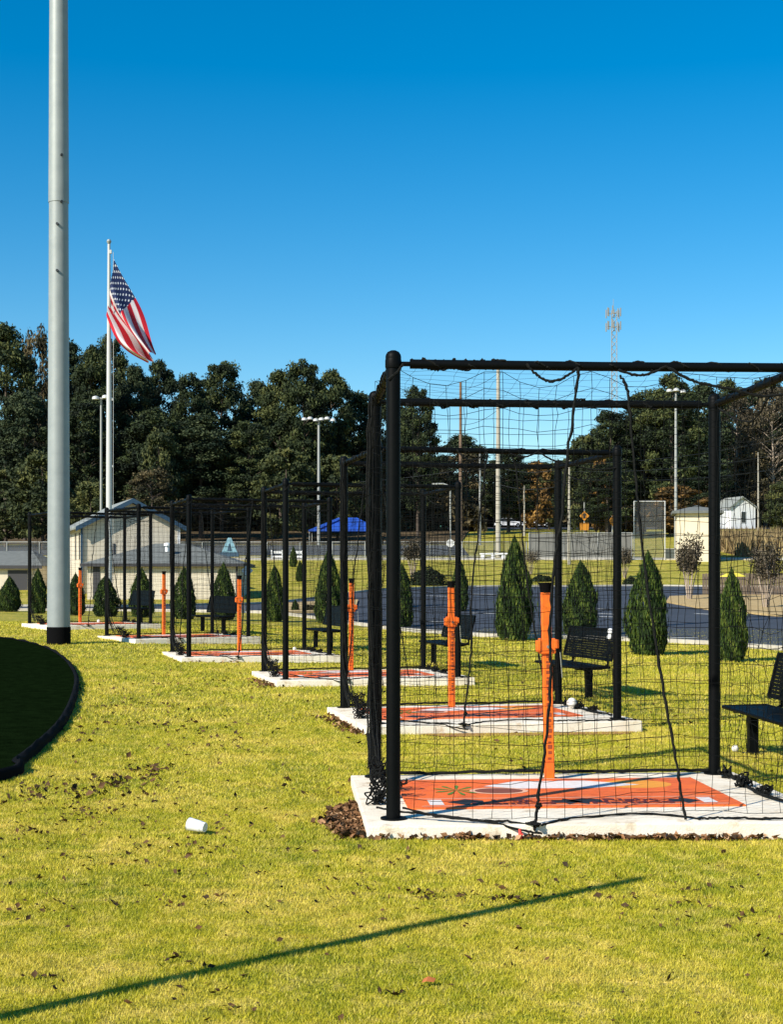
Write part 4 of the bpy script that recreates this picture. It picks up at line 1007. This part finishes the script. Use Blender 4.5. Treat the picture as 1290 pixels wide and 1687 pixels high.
# amber road signs
d = 150; x = X(963,d); zb = gz(x,d); root = empty('road_sign', (x,d,zb), 0, 'amber diamond road sign with a square plate below it', 'road sign', 'amber road signs')
c = Z(850,d)-zb
mb = MB(); mb.tube([(0,0,-.3),(0,0,c+1.4)], .06, 6); mb.build('post', 'pole_grey', root)
mb = MB(); mb.extr([(0,c-.5),(.5,c),(0,c+.5),(-.5,c)], -.12, -.07); pn = mb.build('panel', 'yellow_sign', root)
mb = MB(); mb.extr([(-.12,c-.25),(.12,c-.25),(.12,c+.05),(.26,c+.05),(0,c+.32),(-.26,c+.05),(-.12,c+.05)], -.127, -.122); mb.build('emblem', 'mat_black', pn)
mb = MB(); mb.box(-.45,.45,-.12,-.07,c-1.45,c-.72); mb.build('plate', 'yellow_sign', root)
d = 150; x = X(1009,d); zb = gz(x,d); root = empty('road_sign', (x,d,zb), R(40), 'lone amber diamond road sign right of the two-part one', 'road sign', 'amber road signs')
c = Z(858,d)-zb
mb = MB(); mb.tube([(0,0,-.3),(0,0,c+.5)], .06, 6); mb.build('post', 'pole_grey', root)
mb = MB(); mb.extr([(0,c-.55),(.55,c),(0,c+.55),(-.55,c)], -.12, -.07); mb.build('panel', 'yellow_sign', root)
# yellow umbrella
d = 74; x = X(1209,d); zb = gz(x,d); c = Z(950,d)-zb; root = empty('yellow_umbrella', (x,d,zb), 0, 'flat yellow parasol behind the rightmost tall shrub', 'parasol')
mb = MB(); mb.tube([(0,0,-.1),(0,0,c+.1)], .025, 6); mb.build('pole', 'pole_grey', root)
mb = MB(); mb.lathe([(.68,c),(.66,c+.03),(.02,c+.26)], (0,0,0), 8); mb.build('canopy', 'yellow', root)

# ------------------------------------------------------------------ cars far away
def make_car(m):
    root = empty('parked_car'); L = 4.5
    body = [(-2.25,.35),(-2.2,.75),(-1.9,.9),(-1.3,.95),(1.35,.95),(2.0,.85),(2.25,.7),(2.25,.35)]
    mb = MB(); mb.extr(body, -.88, .88); mb.build('body', m, root, bevel=.06)
    mb = MB(); mb.extr([(-1.75,.952),(-1.2,1.38),(.55,1.42),(1.25,.952)], -.72, .72); cb = mb.build('cabin', 'glass', root, bevel=.05)
    mb = MB(); mb.extr([(-1.25,1.425),(-1.15,1.46),(.45,1.48),(.6,1.425)], -.7, .7); mb.build('roof', m, root, bevel=.02)
    for (a, b) in ((-1.4,-.80),(1.4,-.80),(-1.4,.80),(1.4,.80)):
        mb = MB(); mb.tube([(a,b-.12,.33),(a,b+.12,.33)], .33, 14); w = mb.build('wheel', 'rubber', root, smooth=True)
        mb = MB(); mb.tube([(a,b-.13,.33),(a,b+.13,.33)], .18, 10); mb.build('rim', 'metal', w)
    for a in (-.62,.62):
        mb = MB(); mb.box(2.2,2.27,a-.2,a+.2,.6,.75); mb.build('headlight', 'white', root)
    return root
cw = make_car('car_white'); cs = make_car('car_silver')
spots = [(886,228,0,cw,0,'white car on the far road right of the thickest pale pole'),(838,232,0,cw,1,'white car partly hidden behind the thickest pale pole'),
         (347,226,0,cs,0,'silver car parked before the woods, leftmost of the far cars'),(378,227,R(80),cs,1,'silver car seen end-on above the blue triangular sign'),
         (412,226,0,cw,1,'white car parked before the woods left of the blue canopy, second of three'),(443,228,0,cs,1,'silver car parked before the woods between two white ones'),
         (480,226,0,cw,1,'white car parked closest to the left end of the blue canopy')]
for (px, d, rz, src, cp, lab) in spots:
    o = copy_tree(src) if cp else src
    o.location = on(X(px,d), d, .12); o.rotation_euler.z = rz; tag(o, lab, 'car', 'far parked cars')

# ------------------------------------------------------------------ vegetation
def crown_points(nc, per, prof, h0, h1, rad, csz, seed):
    """clumps spread through an envelope: prof(t) radius factor at height t"""
    r = np.random.default_rng(seed)
    t = r.uniform(0,1,nc); a = r.uniform(0,2*np.pi,nc); pr = np.array([prof(v) for v in t])
    k = r.uniform(.25,1,nc)**.45
    cx = np.cos(a)*pr*rad*k; cy = np.sin(a)*pr*rad*k; cz = h0+(h1-h0)*t
    cs = csz*r.uniform(.6,1.25,nc); ct = r.uniform(.05,.85,nc)
    P = []; T = []; N = []
    for i in range(nc):
        m = int(per*r.uniform(.6,1.3)); d = r.normal(size=(m,3)); d /= np.linalg.norm(d,axis=1,keepdims=True)
        q = d*(cs[i]*r.uniform(.35,1.05,(m,1)))*np.array([1.15,1.15,.72])
        P.append(q+np.array([cx[i],cy[i],cz[i]])); T.append(np.clip(ct[i]+r.normal(0,.13,m),0,1)); N.append(d)
    return np.concatenate(P), np.concatenate(T), np.concatenate(N), np.stack([cx,cy,cz],1)
def tree_proto(name, H, rad, prof, h0, nc, per, csz, leaf, lm, tm, tr, seed, limbs=10, lean=.3, bias=.9):
    root = empty(name)
    P, T, N, C = crown_points(nc, per, prof, h0, H, rad, csz, seed)
    r = random.Random(seed)
    V, Fc = leaf_quads(P, leaf*rng.uniform(.6,1.3,len(P)), N*bias)
    cr = np_mesh('crown', V, Fc, lm, np.repeat(T,4), root)
    mb = MB(); top = H*.93
    pts = [(r.uniform(-lean,lean)*k/6, r.uniform(-lean,lean)*k/6, top*k/6-(.5 if k==0 else 0)) for k in range(7)]
    mb.tube(pts, [tr*(1.15-k/6.3) for k in range(7)], 8)
    idx = list(range(len(C))); r.shuffle(idx)
    for i in idx[:limbs]:
        c = Vector(C[i]); z = max(h0*.7, c.z-c.xy.length*.6); k = z/top; b = Vector(pts[min(6,int(k*6))]); b = Vector((b.x,b.y,z))
        mb.tube([b, b.lerp(c,.5)+Vector((0,0,.15*c.xy.length*.5)), c], [tr*.35*(1.1-k)+.02, tr*.22*(1.1-k)+.015, .012], 5)
    mb.build('trunk', tm, root, smooth=True)
    return root
def p_pine(t): return (.55+.45*math.sin(min(1,t*1.5)*math.pi*.5))*(1 if t < .62 else max(.12, 1-((t-.62)/.40)**1.7))
def p_round(t): return max(.15, math.sin(math.pi*(.12+.83*t)))**.7
def p_cone(t):
    if t < .25: return .72+.28*math.sin(t/.25*math.pi/2)
    return max(0, 1-((t-.25)/.75)**1.75)**.85
PROT = {}
PROT['pineA'] = tree_proto('pine_tree', 25, 5.0, p_pine, 6, 150, 190, 1.25, .33, 'pine', 'bark', .33, 1, 26)
PROT['pineB'] = tree_proto('pine_tree', 25, 4.4, p_pine, 8, 130, 190, 1.35, .33, 'pine_blue', 'bark', .30, 2, 24)
PROT['pineC'] = tree_proto('pine_tree', 25, 5.6, p_round, 5, 170, 180, 1.3, .33, 'pine', 'bark', .36, 3, 26)
PROT['olive'] = tree_proto('broadleaf_tree', 14, 4.6, p_round, 1.5, 120, 110, 1.1, .40, 'olive', 'bark', .24, 4, 22)
PROT['brown'] = tree_proto('broadleaf_tree', 16, 4.8, p_round, 2.5, 100, 80, 1.2, .34, 'brownleaf', 'bark', .24, 5, 40)
PROT['twig'] = tree_proto('bare_tree', 18, 4.8, p_round, 3, 120, 60, 1.35, .26, 'twig', 'bark_pale', .22, 6, 70)
PROT['orange'] = tree_proto('broadleaf_tree', 9, 3.2, p_round, 1.0, 80, 90, .8, .34, 'orangeleaf', 'bark', .16, 7, 16)
used = set()
HT = {'pineA':25.8,'pineB':25.9,'pineC':25.9,'olive':14.7,'brown':16.8,'twig':18.9,'orange':9.5}
RAD = {'pineA':5.6,'pineB':5.1,'pineC':6.4,'olive':5.4,'brown':5.6,'twig':5.8,'orange':3.8}
def place(kind, px, top, d, wpx, label, group=None):
    src = PROT[kind]; o = src if kind not in used else copy_tree(src); used.add(kind)
    x = X(px,d); zb = gz(x,d); h = Z(top,d)-zb; s = h/HT[kind]; w = (wpx/F*d)/(2*RAD[kind])
    o.location = (x, d, zb); o.scale = (w, w, s); o.rotation_euler.z = (px*1.7) % 6.28
    tag(o, label, 'tree', group or 'trees beyond the fences')
LP = 'dark pine'
TREES = [
 ('pineA', 8,528,170,120,'tall dark pine at the extreme left edge of the photo'),
 ('brown', 58,536,178,80,'brown-tinged tall tree top just left of the big grey pole'),
 ('pineB', 112,556,185,90,'dark pine directly behind the big grey pole'),
 ('pineA', 150,566,172,90,'dark pine between the big grey pole and the white flagpole'),
 ('pineC', 182,548,190,85,'dark pine whose top rises right behind the lower flagpole'),
 ('pineB', 222,596,178,80,'dark pine just below the tail of the flag'),
 ('pineA', 262,590,188,85,'dark pine right of the flag tail, with a small round top'),
 ('pineC', 312,612,176,90,'rounded dark pine with the lowest top left of the domed one'),
 ('pineC', 365,590,184,112,'broad dome-topped pine midway between flag and field light'),
 ('pineB', 425,622,190,80,'low dark pine in the dip between the two highest middle domes'),
 ('pineA', 462,606,176,95,'left shoulder pine of the highest middle clump'),
 ('pineC', 500,590,172,110,'highest pine behind the six-lamp field light'),
 ('pineA', 546,606,180,90,'pine just right of the six-lamp field light'),
 ('pineB', 592,642,184,90,'pine tops left of the bundled cage posts'),
 ('pineA', 640,636,190,80,'pine hidden behind the nearest cage left posts'),
 ('pineC', 688,633,168,82,'tall isolated pine inside the upper left of the nearest cage opening'),
 ('pineB', 40,640,158,110,'dark lower pine left of the big grey pole, in front of the taller ones'),
 ('olive', 70,738,142,130,'yellow-green bushy tree low behind the big grey pole'),
 ('olive', 8,770,146,110,'olive bushy tree low at the extreme left edge'),
 ('olive', 150,790,138,90,'olive tree directly above the left end of the gable roof'),
 ('pineC', 140,655,160,120,'dark spreading tree behind the small box lamp'),
 ('pineA', 250,670,160,130,'dark tree behind and right of the lower flagpole'),
 ('olive', 262,700,152,85,'olive-topped tree right of the flagpole at mid height'),
 ('brown', 250,770,146,110,'brownish shrubby tree above the peak of the gable roof'),
 ('pineB', 330,680,162,130,'dark tree in the shade under the domed pine'),
 ('pineC', 410,690,162,110,'dark tree under the dip between the two middle domes'),
 ('olive', 470,735,156,120,'olive tree low left of the six-lamp field light'),
 ('olive', 556,745,158,110,'olive tree low right of the six-lamp field light'),
 ('twig', 350,800,200,100,'bare grey-brown trees right of the cream gable'),
 ('twig', 420,810,200,110,'bare grey-brown trees left of the blue canopy'),
 ('twig', 500,800,206,110,'bare twiggy tree behind the left end of the blue canopy'),
 ('brown', 700,745,190,100,'brown and green tree below the isolated pine'),
 ('pineB', 762,714,240,95,'distant dark tree whose low top peeks above the second cage rail'),
 ('brown', 770,742,200,120,'brownish trees behind the brown wooden pole'),
 ('pineC', 838,742,180,100,'dark evergreen right of the thickest pale pole'),
 ('orange', 884,758,196,75,'orange autumn tree between the pale poles'),
 ('olive', 905,768,206,85,'olive and gold tree behind the second cage corner'),
 ('pineC', 730,790,215,110,'dark tree behind the small far shop'),
 ('pineA', 850,800,240,120,'shaded dark trees behind the far white cars'),
 ('olive', 965,712,172,90,'olive tree on the left slope of the right-hand wood'),
 ('pineC', 1005,672,178,100,'green tree on the shoulder below the radio mast'),
 ('pineC', 1062,640,180,110,'broad green tree directly right of the radio mast'),
 ('pineA', 1108,612,176,110,'highest dark pine behind the two-lamp field light'),
 ('pineB', 1160,628,224,100,'dark pine behind the rear right post of the nearest cage'),
 ('pineA', 1200,622,238,90,'dark pine left of the tall bare brown tree'),
 ('twig', 1215,650,232,120,'tall bare brown tree right of the nearest cage rear post'),
 ('twig', 1275,632,230,130,'tall bare tan tree at the extreme right edge'),
 ('pineB', 1262,618,242,110,'dark pine tops behind the bare trees at the right edge'),
 ('brown', 1240,740,229,100,'tan leaved tree above the white house'),
 ('olive', 1292,790,165,70,'yellow-green bush right of the white house'),
 ('orange', 990,752,168,50,'small gold tree beside the field light with two lamps'),
 ('pineC', 1000,760,164,110,'dark tree behind the amber road signs'),
 ('orange', 1120,798,170,120,'wide rust-orange tree behind the backstop'),
 ('orange', 1040,840,175,60,'low orange shrub left of the backstop'),
 ('pineB', 1165,760,222,90,'dark evergreen above the roof of the cream block building'),
]
for t in TREES: place(*t)
# far-off wood behind, one mass
def mass(name, x0, x1, y0, y1, hfun, n, size, m, label):
    x = rng.uniform(x0,x1,n); y = rng.uniform(y0,y1,n); hh = hfun(x)
    z = gzv(x,y)+hh*rng.uniform(0,1,n)**.8
    T = np.clip(.35+.3*np.sin(x*.9+np.sin(z*.7)*2)+rng.normal(0,.15,n),0,1)
    V, Fc = leaf_quads(np.stack([x,y,z],1), size*rng.uniform(.6,1.4,n)); 
    return tag(np_mesh(name, V, Fc, m, np.repeat(T,4)), label, 'woods', kind='stuff')
mass('far_wood', -75, 4, 196, 206, lambda x: 13+2.5*np.sin(x*.35)+1.5*np.sin(x*1.1), 60000, .8, 'pine', 'dark mass of woods behind the left pines')
mass('far_wood', 0, 90, 255, 268, lambda x: 9+2*np.sin(x*.3)+np.clip((x-28)*.8,0,9), 45000, .9, 'pine', 'dark mass of woods behind the road at the right')
mass('undergrowth', -70, 90, 246, 252, lambda x: 4.0+1.2*np.sin(x*.5), 24000, .6, 'brownleaf', 'brown undergrowth along the far road')
mass('undergrowth', -75, 12, 186, 193, lambda x: 4.5+1.5*np.sin(x*.4), 20000, .6, 'brownleaf', 'brown undergrowth under the left pines')
# dry grass bank on the right
n = 9000; x = rng.uniform(X(1188,140),X(1420,140),n); y = rng.uniform(132,146,n); z = gzv(x,y)
a = rng.uniform(0,6.28,n); h = rng.uniform(.8,2.3,n); w = .12
V = np.stack([np.stack([x-np.cos(a)*w,y-np.sin(a)*w,z],1), np.stack([x+np.cos(a)*w,y+np.sin(a)*w,z],1), np.stack([x+rng.normal(0,.3,n),y+rng.normal(0,.3,n),z+h],1)],1).reshape(-1,3)
tag(np_mesh('dry_grass', V, np.arange(n*3).reshape(-1,3), 'drygrass', np.repeat(rng.uniform(0,1,n),3)), 'tall dry tan grass on the bank below the white house', 'grass', kind='stuff')

# arborvitae
def arb_proto(seed, wide):
    r = np.random.default_rng(seed); root = empty('arborvitae'); n = 13000
    t = r.uniform(0,1,n)**1.25; a = r.uniform(0,2*np.pi,n)
    lob = (1+.16*np.sin(a*3+seed)*np.sin(t*5+seed)+.10*np.sin(a*6+t*11+seed)+.09*np.sin(t*19+a*3))*.93
    pr = np.array([p_cone(v) for v in t])*lob
    k = 1-.42*r.beta(1,3.2,n)
    spike = r.uniform(0,1,n) < .08; k = np.where(spike, k*r.uniform(1,1.28,n), k)
    P = np.stack([np.cos(a)*pr*.5*k, np.sin(a)*pr*.5*k, .03+t*.95+r.normal(0,.012,n)],1)
    if wide:
        e = r.uniform(0,1,n) < .22; P[e] = P[e]*np.array([.55,.55,.86])+np.array([.17,-.06,0])
    d = np.stack([np.cos(a),np.sin(a),np.full(n,.25)],1)
    # upright flattened sprays
    up = np.stack([r.normal(0,.22,n),r.normal(0,.22,n),np.ones(n)],1); up /= np.linalg.norm(up,axis=1,keepdims=True)
    side = np.cross(up, d+r.normal(0,.9,(n,3))); side /= np.linalg.norm(side,axis=1,keepdims=True)
    s = r.uniform(.018,.040,n)[:,None]
    V = np.stack([P-up*s*.8, P-side*s*.45, P+up*s, P+side*s*.45],1).reshape(-1,3)
    T = np.clip(.45+.2*np.sin(a*5+t*13)+r.normal(0,.2,n),0,1)
    np_mesh('foliage', V, np.arange(n*4).reshape(-1,4), 'arbor', np.repeat(T,4), root)
    mb = MB(); mb.lathe([(.05,-.03),(.045,.06),(.02,.5)], (0,0,0), 8); mb.build('trunk', 'bark', root, smooth=True)
    return root
AP = [arb_proto(11,False), arb_proto(12,True), arb_proto(13,False)]; au = set()
ARB = [(15,1012,950,36,0,'arborvitae shrub at the extreme left edge'),(62,1015,937,30,2,'slim arborvitae just left of the big grey pole'),(124,1018,945,32,0,'arborvitae behind the farthest orange tee, right of the big grey pole'),
 (174,1020,948,42,2,'arborvitae behind the lower white flagpole'),(233,1021,937,40,0,'pointed arborvitae between the flagpole and the fifth tee'),(303,1024,935,40,1,'arborvitae standing before the hip roofed annex, left of the fourth cage tee'),
 (368,1026,928,40,0,'arborvitae at the right corner of the annex'),(452,1028,932,34,2,'narrow arborvitae between the fourth and third cages'),(541,1030,905,44,0,'tall arborvitae left of the third cage tee'),
 (662,1038,930,40,1,'arborvitae largely hidden by the nearest cage left posts'),(757,1012,922,32,2,'arborvitae right of the second cage tee'),(848,1059,885,60,0,'tallest arborvitae, left of the nearest orange tee'),
 (957,1052,925,58,2,'arborvitae behind the second cage right posts and bench'),(1068,1083,910,68,1,'double-topped widest arborvitae in the middle of the nearest cage opening'),(1206,1094,938,52,0,'arborvitae right of the nearest cage rear right post')]
for (px, pb, ptop, w, v, lab) in ARB:
    g = G(px, pb-4); o = AP[v] if v not in au else copy_tree(AP[v]); au.add(v)
    h = (pb-4-ptop)/F*g.y; ww = w/F*g.y
    o.location = g; o.scale = (ww*1.03, ww*1.03, h); o.rotation_euler.z = px*.9 if v != 1 else .2; tag(o, lab, 'shrub', 'arborvitae shrubs along the car park')
for (px, pb, ptop, w, lab) in [(483,934,900,13,'small far dark columnar shrub left of its pair on the lawn bank'),(494,958,924,14,'small far dark columnar shrub, lower right of its pair'),(486,1009,988,13,'tiny dark conical shrub in the straw planting bed')]:
    g = G(px, pb); o = copy_tree(AP[0]); h = (pb-ptop)/F*g.y; ww = w/F*g.y; o.location = g; o.scale = (ww,ww,h); tag(o, lab, 'shrub', 'small conical shrubs')
# crape myrtles: many bare stems fanning out
def myrtle(px, pb, ptop, w, lab, seed, dens=2600):
    g = G(px, pb); sc = g.y/F; h = (pb-ptop)*sc; rad = w*sc*.5; r = random.Random(seed); root = empty('crape_myrtle', g, 0, lab, 'shrub', 'bare crape myrtles')
    mb = MB(); tips = []
    for k in range(9):
        a = k*.7+r.uniform(-.3,.3); p0 = Vector((.08*math.cos(a)*h*.3, .08*math.sin(a)*h*.3, -.05)); e = Vector((math.cos(a)*rad*.45*r.uniform(.3,1), math.sin(a)*rad*.45*r.uniform(.3,1), h*.45))
        mb.tube([p0, p0.lerp(e,.5)+Vector((0,0,.05*h)), e], [.035*h/3,.028*h/3,.02*h/3], 6)
        for j in range(7):
            b = r.uniform(0,6.3); q = e+Vector((math.cos(b)*rad*.5*r.uniform(.3,1), math.sin(b)*rad*.5*r.uniform(.3,1), h*r.uniform(.15,.5)))
            mb.tube([e, e.lerp(q,.5)+Vector((0,0,.02*h)), q], [.014*h/3,.010*h/3,.004], 4); tips.append((e,q))
    mb.build('stems', 'bark_pale', root, smooth=True)
    n = dens; P = []
    for _ in range(n):
        e, q = r.choice(tips); t = r.uniform(.25,1.15); c = e.lerp(q,t); P.append((c.x+r.gauss(0,.07*rad*2), c.y+r.gauss(0,.07*rad*2), c.z+r.gauss(0,.05*h)))
    P = np.array(P); V, Fc = leaf_quads(P, np.full(len(P), .055*h/3*1.3)*rng.uniform(.6,1.4,len(P)), None, 2.4)
    np_mesh('twigs', V, Fc, 'twig', np.repeat(rng.uniform(0,.8,len(P)),4), root)
myrtle(1136,990,882,60,'bare brown crape myrtle with pale stems in front of the cream block building',1)
myrtle(1262,1004,892,82,'bare brown crape myrtle on the straw bed at the right edge',2)
myrtle(1030,952,902,44,'bare round shrub on the far lawn behind the second cage right post',3)
myrtle(680,952,885,48,'bare brown shrub left of the far low hedge',4)
myrtle(875,946,905,40,'small bare shrub on the far bank right of the tallest arborvitae',5,1500)
# low hedges
def bush(px, pb, ptop, w, m, lab, seed, n=3500, name='low_bush'):
    g = G(px,pb); sc = g.y/F; h = (pb-ptop)*sc; rw = w*sc*.5; r = np.random.default_rng(seed)
    d = r.normal(size=(n,3)); d /= np.linalg.norm(d,axis=1,keepdims=True); d[:,2] = abs(d[:,2]); lob = 1+.15*np.sin(d[:,0]*7+seed)*np.cos(d[:,1]*5)
    P = d*np.array([rw,rw*.7,h])*(lob*r.uniform(.75,1,n))[:,None]
    V, Fc = leaf_quads(P, np.full(n,.11)*r.uniform(.6,1.3,n), d)
    root = empty(name, g, 0, lab, 'bush', 'low bushes on the far lawn')
    np_mesh('foliage', V, Fc, m, np.repeat(r.uniform(0,.6,n),4), root)
    mb = MB(); 
    for k in range(4): mb.tube([(0,0,-.05),(rw*.4*math.cos(k*1.6),rw*.3*math.sin(k*1.6),h*.6)], [.04,.015], 5)
    mb.build('stems', 'bark', root)
bush(705,964,935,58,'pine','wide dark bush on the lawn bank beside the bare brown shrub',1)
bush(1040,964,951,26,'pine','small dark bush left of the double-topped arborvitae',2,1800)
bush(893,958,948,34,'pine','small dark bush behind the top of the nearest tee',3,1800)
bush(512,1009,998,22,'brownleaf','little brown shrub at the middle of the straw planting bed',4,1200)
bush(545,1007,994,22,'olive','little green shrub at the right of the straw planting bed',5,1200)

# ------------------------------------------------------------------ camera, light, world
cam_d = bpy.data.cameras.new('camera'); cam = bpy.data.objects.new('camera', cam_d); COL.objects.link(cam); scene.camera = cam
cam.location = (0, 0, EYE); cam.rotation_euler = (R(90), 0, 0)
cam_d.sensor_fit = 'VERTICAL'; cam_d.sensor_height = 36; cam_d.lens = 36*F/1687; cam_d.shift_y = (HY-843.5)/1687; cam_d.clip_end = 5000; cam_d.clip_start = .1
sun_d = bpy.data.lights.new('sun', 'SUN'); sun_d.energy = 4.9; sun_d.angle = R(.53); sun_d.color = (1, .93, .80)
sun = bpy.data.objects.new('sun', sun_d); COL.objects.link(sun)
dirv = Vector((sx*math.cos(el), sy*math.cos(el), -math.sin(el))); sun.rotation_euler = dirv.to_track_quat('-Z','Y').to_euler()
w = bpy.data.worlds.new('World'); scene.world = w; w.use_nodes = True; nt = w.node_tree; bg = nt.nodes['Background']
sky = nt.nodes.new('ShaderNodeTexSky'); sky.sky_type = 'NISHITA'; sky.sun_disc = False; sky.sun_elevation = el
sky.sun_rotation = math.atan2(-sx, -sy)      # direction towards the sun, clockwise from +Y
sky.ozone_density = 2.2; sky.air_density = 1.0; sky.dust_density = .25; sky.altitude = 200
hs = nt.nodes.new('ShaderNodeHueSaturation'); hs.inputs['Saturation'].default_value = 1.55; hs.inputs['Value'].default_value = .99; hs.inputs['Hue'].default_value = .495
nt.links.new(sky.outputs[0], hs.inputs['Color']); nt.links.new(hs.outputs[0], bg.inputs['Color']); bg.inputs['Strength'].default_value = .10
scene.view_settings.view_transform = 'Standard'; scene.view_settings.look = 'None'; scene.view_settings.exposure = .55; scene.view_settings.gamma = 1
scene.cycles.max_bounces = 6; scene.cycles.transparent_max_bounces = 12
